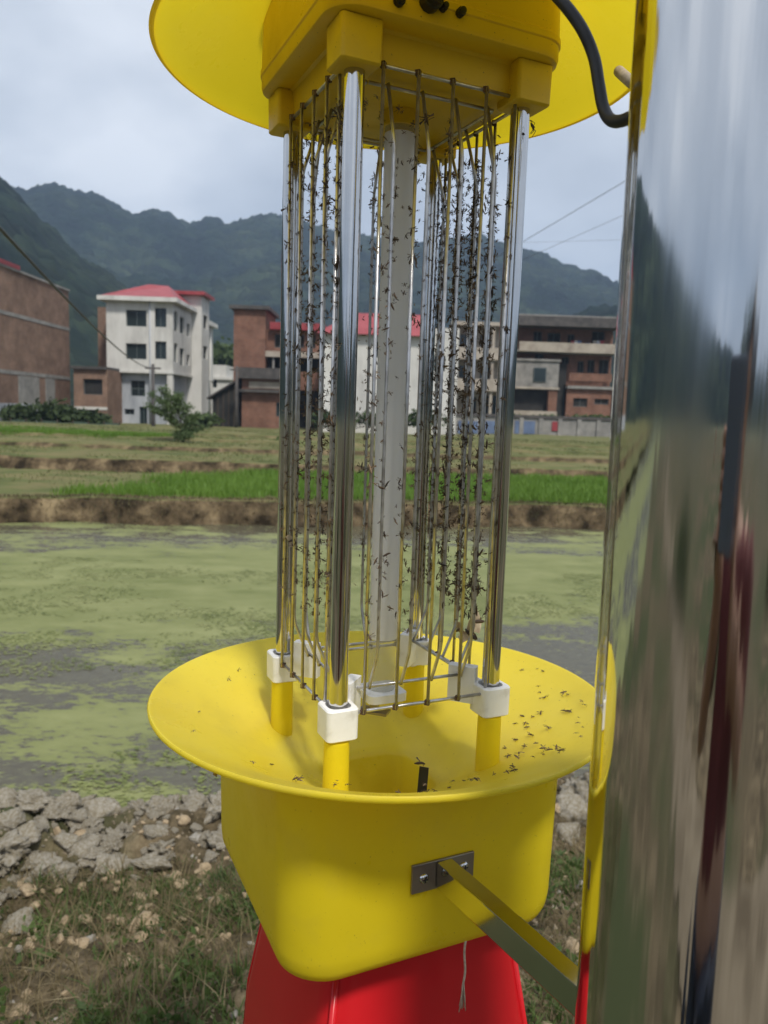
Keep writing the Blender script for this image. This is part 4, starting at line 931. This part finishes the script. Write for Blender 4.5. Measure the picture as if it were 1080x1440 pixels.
# white corner clamps with an inward wing
for k, c in enumerate(corners):
    cl = MB().loft([R45(rring(a, r, z, 5)) for a, r, z in ((.0108, .004, ZB - .0210), (.0118, .004, ZB - .0200), (.0119, .004, ZB + .0010), (.0112, .004, ZB + .002), (.0085, .006, ZB + .002), (.0085, .006, ZB - .004))], True, True)
    o = cl.build('corner_clamp', M['white_plastic'], trap, True, auto=rad(35)); o.location = (c[0], c[1], 0)
    ang = math.atan2(-c[1], -c[0])
    wg = MB().loft([rring(.0110, .0015, z, 3, .0046) for z in (ZB - .015, ZB + .012, ZB + .0135)], True, True)
    o2 = wg.build('clamp_wing', M['white_plastic'], o, True, auto=rad(35)); o2.rotation_euler = (0, 0, ang); o2.location = (math.cos(ang) * .022, math.sin(ang) * .022, 0)
# lamp
zl0, zl1 = at(543, 896, .603)[2], at(568, 190, .603)[2]
lt = MB().loft([circ(.0113, zl0, 40), circ(.0113, zl1, 40)], True, True).build('lamp_tube', M['lamp_glass'], trap, True, auto=rad(40))
MB().loft([circ(.0104, -.2215, 40), circ(.0114, -.2185, 40), circ(.0114, zl0 - .0005, 40)], True, False).build('glass_end', M['clear_glass'], lt, True, auto=rad(50))
MB().loft([circ(.0114, zl1 + .0005, 40), circ(.0114, .2192, 40)], False, False).build('glass_end', M['clear_glass'], lt, True)
MB().loft([circ(.014, .209, 40), circ(.014, .2194, 40)], True, False).build('lamp_socket', M['yellow_shaded'], housing, True, auto=rad(40))
MB().loft([R45(rring(.0165, .005, z, 4)) for z in (-.2285, -.2220)], True, True).build('lamp_plate', M['white_plastic'], trap, True, auto=rad(35))
tb = MB().box(-.012, .012, -.021, -.009, -.2365, -.2345); tb.box(-.003, .003, -.018, -.012, -.2344, -.2286); tb.build('lamp_bracket', M['plate_steel'], trap)

# funnel : round rim narrowing to a rounded square throat
NS = 4 * 25
def blend(r, hw, z, f):
    ring = []
    for i in range(NS):
        a = i * 2 * math.pi / NS + Q
        c_, s_ = math.cos(a), math.sin(a); k = 5.
        rs = hw / ((abs(math.cos(a - Q)) ** k + abs(math.sin(a - Q)) ** k) ** (1 / k))
        R_ = r * (1 - f) + rs * f; ring.append((R_ * c_, R_ * s_, z))
    return ring
RR, ZR = .1795, -.2227
TILT = .034                                     # the tray sits tipped a little, its near edge up
fx_, fy_ = -math.sin(YAW) * 1., -math.cos(YAW)  # direction to the viewer in the trap's frame
def tip(x, y): return TILT * (x * fx_ + y * fy_)
fun = MB().loft([blend(RR - .0003, .04, ZR - .0040, 0), blend(RR + .0010, .04, ZR - .0028, 0), blend(RR + .0013, .04, ZR - .0006, 0), blend(RR + .0004, .04, ZR + .0006, 0), blend(RR - .0010, .04, ZR + .0004, 0), blend(RR - .0024, .04, ZR - .0010, 0),
                 blend(.150, .04, ZR - .0120, 0), blend(.115, .04, ZR - .0330, .0), blend(.085, .04, ZR - .0530, .25), blend(.064, .043, ZR - .0675, .75), blend(.058, .0400, ZR - .0705, 1), blend(.05, .0385, ZR - .0745, 1), blend(.05, .0380, ZR - .135, 1)])
funnel = fun.build('funnel', M['yellow_thin'], trap, True, auto=rad(50))
und = MB().loft([blend(RR - .0004, .04, ZR - .0041, 0), blend(.150, .04, ZR - .0150, 0), blend(.115, .04, ZR - .0360, 0), blend(.09, .05, ZR - .055, .2)])
und.build('funnel_underside', M['yellow_thin'], funnel, True)
for c in corners:
    MB().loft([circ(.0095, ZR - .062, 24), circ(.0090, ZR - .01, 24), circ(.0088, ZB - .0212, 24)], False, True).build('support_leg', M['yellow'], funnel, True, auto=rad(40)).location = (c[0], c[1], -tip(c[0], c[1]))
bp_ = np.array((Matrix.Translation((CX, CY, 0)) @ Matrix.Rotation(YAW, 4, 'Z')).inverted() @ Vector(at(594, 1092, .585)))
slt = MB().obox(bp_ + np.array([0, 0, -.006]), (1, 0, 0), (0, .2, .98), (0, -.98, .2), .0075, .030, .0012); slt.build('baffle', M['black'], funnel)
funnel.matrix_basis = Matrix(((1, 0, 0, 0), (0, 1, 0, 0), (TILT * fx_, TILT * fy_, 1, 0), (0, 0, 0, 1)))
# hopper box
BX, BYv = .1105, .1105
def mid(ring):
    o = []
    for a, b in zip(ring, ring[1:] + ring[:1]):
        o.append(a)
        if math.dist(a, b) > .03: o += [tuple(a[i] + (b[i] - a[i]) * k / 6 for i in range(3)) for k in range(1, 6)]
    return o
def under(p):
    r = math.hypot(p[0], p[1]); return (p[0], p[1], float(np.interp(r, [.085, .115, .150, .169], [ZR - .060, ZR - .040, ZR - .0180, ZR - .0085])) + tip(p[0], p[1]))
box = MB().loft([[under(p) for p in R45(mid(rring(.1125, .036, 0, 10)))]] + [R45(mid(rring(a, r, z, 10))) for a, r, z in ((.1123, .036, -.275), (.1120, .036, -.300), (.1112, .036, -.362), (.1102, .036, -.372), (.1075, .034, -.3785), (.103, .031, -.3815))], False, True)
hopper = box.build('hopper_box', M['yellow'], trap, True, auto=rad(50))
# red bucket below
bk = MB().loft([R45(rring(a, r, z, 8)) for a, r, z in ((.074, .022, -.3825), (.079, .022, -.40), (.097, .022, -.52), (.102, .022, -.60), (.1035, .022, -.605), (.1035, .022, -.615), (.095, .02, -.62))], True, True)
bucket = bk.build('collecting_bucket', M['red'], trap, True, auto=rad(40)); bucket.location = (.009, .004, 0)
for sx, sy in ((1, -1), (1, 1), (-1, -1), (-1, 1)):
    pr_ = [(*q45(sx * (a - .006), sy * (a - .006)), z) for a, z in ((.0795, -.401), (.097, -.52), (.102, -.60))]
    MB().tube(pr_, .0026, 8).build('corner_rib', M['red'], bucket, True)
MB().tube([(*q45(a * sx_, a * sy_), -.606) for a, sx_, sy_ in ((.1035, -1, -1), (.1035, 1, -1), (.1035, 1, 1), (.1035, -1, 1), (.1035, -1, -1))], .0035, 8).build('bucket_rim', M['red'], bucket, True)
for k in (1,):
    pass
# mounting plate, screws and arm
trap_inv = (Matrix.Translation((CX, CY, 0)) @ Matrix.Rotation(YAW, 4, 'Z')).inverted()
def loc(p): return np.array(trap_inv @ Vector(p))
nF = np.array([math.sin(Q), -math.cos(Q), 0.]); uF = np.array([math.cos(Q), math.sin(Q), 0.])     # front-right face, local frame
def onface(x, y, w_):
    d = np.array(trap_inv.to_3x3() @ Vector(ray(x, y))); o = loc((0, 0, 0)); t_ = (w_ - o @ nF) / (d @ nF); return o + d * t_
pc = onface(621.5, 1225, .1125)
plate = MB().obox(pc + nF * .0012, uF, (0, 0, 1), nF, .049, .021, .0022).build('mounting_plate', M['plate_steel'], trap, bevel=.0006)
for (x, y) in ((595, 1234), (651, 1217)):
    s0 = onface(x, y, .1135); sc = MB()
    rings = []
    for dn, rr_ in ((.0, .0038), (.0008, .0040), (.0022, .0032), (.0030, .0018)):
        rings.append([s0 + nF * (dn + .0002) + rr_ * (uF * math.cos(k * .3927) + np.array([0, 0, 1]) * math.sin(k * .3927)) for k in range(16)])
    sc.loft(rings, False, True); s_ = sc.build('screw', M['steel'], plate, True)
    cr = MB(); cr.obox(s0 + nF * .0032, uF, (0, 0, 1), nF, .0040, .0009, .0006); cr.obox(s0 + nF * .00321, uF, (0, 0, 1), nF, .0009, .0040, .0006); cr.build('screw_slot', M['black'], plate)
a0 = onface(624, 1227, .1148)
e0 = loc(at(852, 1440, .372)); e0[2] = a0[2]
du = e0 - a0; ln = np.linalg.norm(du); du /= ln; sd_ = np.cross(du, (0, 0, 1)); sd_ /= np.linalg.norm(sd_)
arm = MB().obox(a0 + du * ln / 2, du, sd_, (0, 0, 1), ln, .0125, .019).build('bracket_arm', M['bracket_steel'], trap, bevel=.0008)
# cable glands on the housing face
fb = onface(600, 0, .0865)
def gland(x, y, r, ln_, m='black'):
    s0 = onface(x, y, .0866); g_ = MB(); rings = []
    for dn, rr_ in ((0, r * 1.0), (ln_ * .55, r), (ln_ * .6, r * .8), (ln_ * .95, r * .72), (ln_, r * .4)):
        rings.append([s0 + nF * dn + rr_ * (uF * math.cos(k * .5236) + np.array([0, 0, 1]) * math.sin(k * .5236)) for k in range(12)])
    g_.loft(rings, True, True); return g_.build('cable_gland', M[m], housing, True, auto=rad(40))
gland(603, 2, .0072, .012); gland(622, 12, .0026, .006); gland(646, 19, .0030, .006); gland(560, 2, .0036, .006)

# ------------------------------------------------------------------ steel pole
AZ, DD, RP = rad(24.0), .37, .0503
px, py = DD * math.sin(AZ), DD * math.cos(AZ)
pole = thing('steel_pole', 'thick mirror polished stainless steel pole at the right edge', 'pole', (px + .0148, py, -1.52))
pole.rotation_euler = (0, -.0105, 0)
prof = MB()
rings = []
for i in range(90):
    z_ = -.05 + i * (2.9 / 89); rings.append([(RP * (1 + .0035 * mnoise.noise(Vector((math.cos(a_) * 1.3, math.sin(a_) * 1.3, z_ * 2.2)))) * math.cos(a_), RP * (1 + .0035 * mnoise.noise(Vector((math.cos(a_) * 1.3, math.sin(a_) * 1.3, z_ * 2.2)))) * math.sin(a_), z_) for a_ in np.linspace(0, 2 * math.pi, 96, endpoint=False)])
prof.loft(rings, True, True).build('shaft', M['pole_steel'], pole, True, auto=rad(40))
MB().loft([circ(.075, -.03, 48), circ(.075, .012, 48), circ(.056, .014, 48)], True, True).build('base_flange', M['steel'], pole, True, auto=rad(40))
# the black power cable from hood to pole
kp = [at(700, -90, .47), at(752, -36, .45), at(790, 2, .437), at(818, 40, .43), at(835, 80, .426), at(842, 118, .422), at(848, 150, .418), at(858, 168, .412), at(874, 170, .404), at(900, 158, .392)]
from mathutils.geometry import interpolate_bezier
dense = []
for i in range(len(kp) - 1):
    p0_, p1_, p2_, p3_ = (np.asarray(kp[max(0, min(len(kp) - 1, i + q))]) for q in (-1, 0, 1, 2))
    for k in range(8):
        t_ = k / 8; dense.append(.5 * ((2 * p1_) + (p2_ - p0_) * t_ + (2 * p0_ - 5 * p1_ + 4 * p2_ - p3_) * t_ ** 2 + (3 * p1_ - p0_ - 3 * p2_ + p3_) * t_ ** 3))
dense.append(np.asarray(kp[-1])); o0 = dense[0].copy()
cb = MB().tube([p - o0 for p in dense], .0031, 14).build('power_cable', M['black'], None, True); cb.location = o0
tag(cb, 'black rubber power cable looping from the yellow hood to the steel pole', 'cable')
# little pale stub beside the pole under the brim
s0 = at(870, 100, .50); s1 = at(889, 117, .48)
st = MB().tube([(0, 0, 0), s1 - s0], .0032, 10).build('cut_cable_end', M['string'], None, True); st.location = s0; tag(st, 'short pale cut cable end poking out beside the pole below the brim', 'cable end')
# frayed string under the hopper
sp = onface(655, 1322, .108); wp = np.array(trap_inv.inverted() @ Vector(sp)); wp[2] = -.378
sm_ = MB(); zs_ = np.linspace(0, -.040, 14)
sm_.tube([(.0006 * math.sin(z_ * 200), .0004 * math.cos(z_ * 160), z_) for z_ in zs_], .00085, 8)
for k in range(14):
    a_ = random.uniform(0, 6.28); sm_.tube([(0, 0, -.028 - .006 * random.random()), (.0012 * math.cos(a_), .0012 * math.sin(a_), -.042), (.0024 * math.cos(a_ + .6), .0020 * math.sin(a_ + .6), -.050 - .007 * random.random())], .00035, 5)
so_ = sm_.build('frayed_string', M['string'], None, True); so_.location = wp; tag(so_, 'short frayed white string hanging below the yellow hopper', 'string')

# ------------------------------------------------------------------ dead insects
def insect_mesh(k):
    r = random.Random(k); L_ = r.uniform(.0042, .0075); mb = MB()
    pts = [(-L_ / 2, 0, 0), (-L_ * .2, 0, .0002), (L_ * .1, 0, .0004), (L_ * .3, 0, .0003), (L_ / 2, 0, 0)]
    mb.tube(pts, [.0002, .00065, .0006, .0005, .0003], 5)
    for s in (-1, 1):
        wl_ = L_ * r.uniform(.5, .9); a = r.uniform(.3, 1.6)
        b = np.array([L_ * .1, 0, .0006]); t1 = b + np.array([-math.cos(a) * wl_, s * math.sin(a) * wl_, r.uniform(-.0004, .001)])
        t2 = t1 + np.array([L_ * .2, s * .0003, .0002])
        if r.random() < .6: mb.add([b, t1, t2], [(0, 1, 2)])
        for q in (-.1, .08, .22):
            if r.random() < .75:
                e1_ = (L_ * q, s * r.uniform(.001, .0022), r.uniform(.0002, .0014)); e2_ = (L_ * (q + r.uniform(-.3, .3)), s * r.uniform(.002, .0042), r.uniform(-.0012, .0008))
                mb.tube([(L_ * q, 0, 0), e1_, e2_], .00017, 3)
    return mb.mesh('dead_insect', M['insect'], False)
imesh = [insect_mesh(k) for k in range(12)]
TW = Matrix.Translation((CX, CY, 0)) @ Matrix.Rotation(YAW, 4, 'Z')
def grid_spot(face, zlo, zhi, umin=0, umax=1, pz=1.):
    allu = [(u, -HS - .0072) for u in UO] + [(u, -HS - .0012) for u in UI]; allu = [q for q in allu if umin <= q[0] <= umax]
    u, yy = random.choice(allu); z_ = zlo + (zhi - zlo) * random.random() ** pz
    if random.random() < .22:                       # hanging between the wires, in clumps
        uc, zc = random.choice(CLUMPS[face]); u = min(umax, max(umin, random.gauss(uc, .10))); z_ = min(zhi, max(zlo, random.gauss(zc, .035))); yy = random.uniform(-HS - .006, -HS)
    return face_rot[face] @ Vector((-HS + 2 * HS * u + random.choice((-1, 1)) * random.uniform(.0004, .0030), yy + random.uniform(-.001, .002), z_))
CLUMPS = {f: [(random.uniform(.1, .9), random.uniform(-.15, .18)) for _ in range(9)] for f in range(4)}
CLUMPS[1] += [(.55, .14), (.6, .11), (.5, .15), (.45, -.02), (.3, .05), (.62, -.08)]
spots = []
# faces: 0 front-right, 1 back-right, 2 back-left, 3 front-left
plan = [(1, 300, -.16, .20, 0, 1, 1), (1, 130, .02, .19, .3, 1, 1), (2, 120, -.13, .19, 0, 1, 1), (3, 130, -.12, .19, 0, 1, 1), (3, 40, .10, .20, .4, 1, 1), (0, 100, -.17, .20, 0, 1, 1), (0, 25, -.17, .1, .6, 1, 1)]
for f, n_, a_, b_, u0, u1, pz in plan:
    for k in range(n_): spots.append((grid_spot(f, a_, b_, u0, u1, pz), 'g'))
def fun_z(r): return np.interp(r, [.058, .064, .085, .115, .150, .169], [ZR - .0705, ZR - .0675, ZR - .053, ZR - .033, ZR - .0120, ZR - .0022])
for k in range(150):
    a_ = random.gauss(.35, .8) if k < 100 else random.uniform(0, 6.28); r_ = random.uniform(.075, .165)
    v = Vector((r_ * math.cos(a_), r_ * math.sin(a_), 0)); v.z = float(fun_z(r_)) + .0012 + tip(v.x, v.y); spots.append((v, 'f'))
random.shuffle(spots)
rest = []
for i, (v, kind) in enumerate(spots):
    wv = TW @ v; s_ = random.choice((.5, .7, .8, 1., 1.3)) * random.uniform(.8, 1.1) if kind == 'g' else random.uniform(.4, 1.05)
    eul = (random.uniform(-3, 3), random.uniform(-3, 3), random.uniform(-3, 3)) if kind == 'g' else (random.uniform(-.4, .4), random.uniform(-.4, .4), random.uniform(-3, 3))
    me = random.choice(imesh)
    if i < 295:
        o = link('dead_insect', me); o.location = wv; o.rotation_euler = eul; o.scale = (s_,) * 3
        if kind == 'g': tag(o, 'tiny dark dead insect stuck to the steel wire grid', 'insect', 'dead insects stuck to the wire grid')
        else: tag(o, 'tiny dark dead insect lying in the yellow funnel', 'insect', 'dead insects lying in the yellow funnel')
    else: rest.append((me, wv, eul, s_))
# the dense crust of smaller remains
for k in range(5200):
    f = random.choices((1, 2, 3, 0), (.56, .16, .20, .08))[0]
    wv = TW @ grid_spot(f, -.15, .195, .25 if f == 1 else 0, 1); rest.append((random.choice(imesh), wv, tuple(random.uniform(-3, 3) for _ in range(3)), random.uniform(.35, .9)))
for k in range(60):
    wv = TW @ (face_rot[1] @ Vector((random.gauss(-.012, .012), -HS - .003 + random.uniform(-.004, .002), random.gauss(-.142, .010)))); rest.append((random.choice(imesh), wv, tuple(random.uniform(-3, 3) for _ in range(3)), random.uniform(.6, 1.1)))
from mathutils import Euler
Vs, Fs = [], []; off = 0
cache = {}
tmp = MB()
for me, wv, eul, s_ in rest:
    mtx = np.array(Matrix.Translation(wv) @ Euler(eul).to_matrix().to_4x4() @ Matrix.Scale(s_, 4))
    if me.name not in cache: cache[me.name] = (np.array([v.co[:] for v in me.vertices]), [tuple(p.vertices) for p in me.polygons])
    vv, ff = cache[me.name]; tmp.add((vv @ mtx[:3, :3].T + mtx[:3, 3]), ff)
me = bpy.data.meshes.new('insect_remains'); me.from_pydata(tmp.v, [], tmp.f); me.materials.append(M['insect'])
tag(link('insect_remains', me), 'crust of tiny insect remains on the wire grid', 'insects', kind='stuff')
def beetle(label, p, rz, sc, k, up=0.):
    o = link('dead_beetle', imesh[k]); o.location = p; o.rotation_euler = (up, .2, rz); o.scale = (sc,) * 3; tag(o, label, 'insect')
beetle('larger dark long legged insect sitting on the dark slot of the funnel throat', at(590, 1074, .584), .4, 1.9, 3)
beetle('dark beetle lying on the front right lip of the funnel', at(776, 1071, .545), 1.0, 1.7, 5)
beetle('dark slender insect hanging under the front lip of the funnel', at(733, 1100, .53), .2, 1.5, 7)
beetle('dark insect with folded wings clinging to the top of the right post', at(748, 178, .56), 1.2, 1.6, 9, 1.4)
# pale moths caught low on the right
def moth(label, p, rz, sc):
    mt = thing('dead_moth', label, 'moth', p, 0); mt.rotation_euler = (rad(70), random.uniform(-.6, .6), rz); mt.scale = (sc,) * 3
    MB().tube([(-.006, 0, 0), (-.002, 0, .0005), (.003, 0, .0006), (.006, 0, 0)], [.0006, .0016, .0015, .0008], 8).build('body', M['insect'], mt, True)
    for s in (-1, 1):
        MB().add([(.003, s * .0008, .0006), (-.001, s * .009, .0016), (-.007, s * .0075, .0010), (-.005, s * .001, .0004), (.003, s * .0008, .0010), (-.001, s * .009, .0020), (-.007, s * .0075, .0014), (-.005, s * .001, .0008)],
                 [(0, 1, 2, 3), (7, 6, 5, 4), (0, 4, 5, 1), (1, 5, 6, 2), (2, 6, 7, 3)]).build('wing', M['moth'], mt)
gp = lambda x, y, Y: tuple(at(x, y, Y))
moth('pale tan moth caught upright low on the right grid, uppermost of the clump', gp(672, 874, .625), .6, 1.1)
moth('grey tan moth with spread wings in the clump low on the right grid', gp(662, 892, .63), -.9, 1.2)
moth('brown moth clinging under the left rim of the funnel', gp(303, 1080, .505), 1.2, .7)
moth('tiny orange tan moth on the left grid at mid height', gp(411, 760, .61), .3, .6)
moth('small brown moth at the left of the clump low on the right grid', gp(645, 886, .645), 2.2, .8)

# ------------------------------------------------------------------ the photographer, seen mirrored in the pole
M['skin'] = mat('skin', [(.3, (.34, .19, .13)), (.7, (.42, .25, .17))], scale=8, rough=.55)
M['shirt'] = mat('maroon_shirt', [(.3, (.09, .022, .024)), (.7, (.15, .04, .04))], scale=7, rough=.9)
M['trousers'] = mat('dark_trousers', [(.3, (.018, .024, .038)), (.7, (.04, .05, .075))], scale=7, rough=.9)
M['hair'] = mat('black_hair', col=(.012, .010, .010), rough=.5)
M['phone'] = mat('phone_blue', col=(.09, .11, .15), rough=.2, spec=.6)
per = thing('person', 'person in a maroon shirt and dark trousers holding up a phone to take the picture', 'person', (-.02, -.44, -1.5))
def skinmesh(name, verts, edges, radii, m, root=0, sub=2):
    me = bpy.data.meshes.new(name); me.from_pydata(verts, edges, []); me.materials.append(m)
    o = link(name, me, per); md = o.modifiers.new('skin', 'SKIN'); md.use_smooth_shade = True
    for i, v in enumerate(me.skin_vertices[0].data): v.radius = (radii[i], radii[i]) if not isinstance(radii[i], tuple) else radii[i]; v.use_root = i == root
    s_ = o.modifiers.new('sub', 'SUBSURF'); s_.levels = sub; s_.render_levels = sub
    return o
V_ = [(0, 0, .88), (0, .01, 1.05), (0, .0, 1.22), (0, .0, 1.32), (0, .02, 1.40), (0, .03, 1.48), (0, .035, 1.56), (0, .03, 1.60),
      (.09, 0, .84), (.10, .02, .46), (.105, -.01, .08), (.11, .10, .03), (-.09, 0, .84), (-.10, .02, .46), (-.105, -.01, .08), (-.11, .10, .03),
      (.17, 0, 1.30), (.22, .06, 1.06), (.10, .29, 1.30), (.06, .36, 1.40), (-.17, 0, 1.30), (-.22, .06, 1.06), (-.06, .29, 1.30), (-.03, .36, 1.40)]
E_ = [(0, 1), (1, 2), (2, 3), (3, 4), (4, 5), (5, 6), (6, 7), (0, 8), (8, 9), (9, 10), (10, 11), (0, 12), (12, 13), (13, 14), (14, 15), (3, 16), (16, 17), (17, 18), (18, 19), (3, 20), (20, 21), (21, 22), (22, 23)]
R_ = [(.14, .10), (.125, .09), (.14, .10), (.11, .08), .05, .062, .078, .06, .08, .055, .042, .03, .08, .055, .042, .03, .052, .042, .032, .03, .052, .042, .032, .03]
# fingers round the phone
for s_, wr in ((1, 19), (-1, 23)):
    for k in range(4):
        b_ = len(V_); x_ = s_ * .05; z_ = 1.43 + k * .018
        V_ += [(x_, .385, z_), (x_ * .8, .405 + .003 * k, z_ + .004), (x_ * .45, .412, z_ + .004)]; E_ += [(wr, b_), (b_, b_ + 1), (b_ + 1, b_ + 2)]; R_ += [.009, .008, .007]
    b_ = len(V_); V_ += [(s_ * .045, .40, 1.405), (s_ * .03, .39, 1.425)]; E_ += [(wr, b_), (b_, b_ + 1)]; R_ += [.010, .008]
skinmesh('body', V_, E_, R_, M['skin'])
sv = [(0, 0, .86), (0, .01, 1.05), (0, 0, 1.22), (0, 0, 1.33), (.17, 0, 1.30), (.21, .05, 1.10), (-.17, 0, 1.30), (-.21, .05, 1.10)]
skinmesh('shirt', sv, [(0, 1), (1, 2), (2, 3), (3, 4), (4, 5), (3, 6), (6, 7)], [(.155, .115), (.14, .105), (.155, .115), (.12, .09), .066, .056, .066, .056], M['shirt'])
tv = [(0, 0, .92), (.09, 0, .82), (.10, .02, .46), (.105, -.01, .10), (-.09, 0, .82), (-.10, .02, .46), (-.105, -.01, .10)]
skinmesh('trousers', tv, [(0, 1), (1, 2), (2, 3), (0, 4), (4, 5), (5, 6)], [(.15, .11), .095, .07, .058, .095, .07, .058], M['trousers'])
hr = MB(); bm = bmesh.new(); bmesh.ops.create_uvsphere(bm, u_segments=24, v_segments=16, radius=1)
for v in list(bm.verts):
    if v.co.z < -.25 and v.co.y > -.2 or v.co.y > .55 and v.co.z < .45: bm.verts.remove(v)
for v in bm.verts: v.co = Vector((v.co.x * .088, v.co.y * .10 + .02, v.co.z * .10 + 1.565))
me = bpy.data.meshes.new('hair'); bm.to_mesh(me); bm.free(); me.materials.append(M['hair']); link('hair', me, per)
for s_ in (-1, 1): MB().loft([circ(.012 * q, .006 * k, 12) for k, q in enumerate((1, .9, .3))], True, True).build('eye', M['hair'], per, True).matrix_basis = Matrix.Translation((s_ * .03, .105, 1.535)) @ Matrix.Rotation(rad(-90), 4, 'X')
ph = MB().box(-.037, .037, -.0045, .0035, -.105, .05).build('smartphone', M['phone'], None, bevel=.003); ph.location = (0, -.014, 0)
tag(ph, 'slim dark blue smartphone held upright by the person', 'phone')
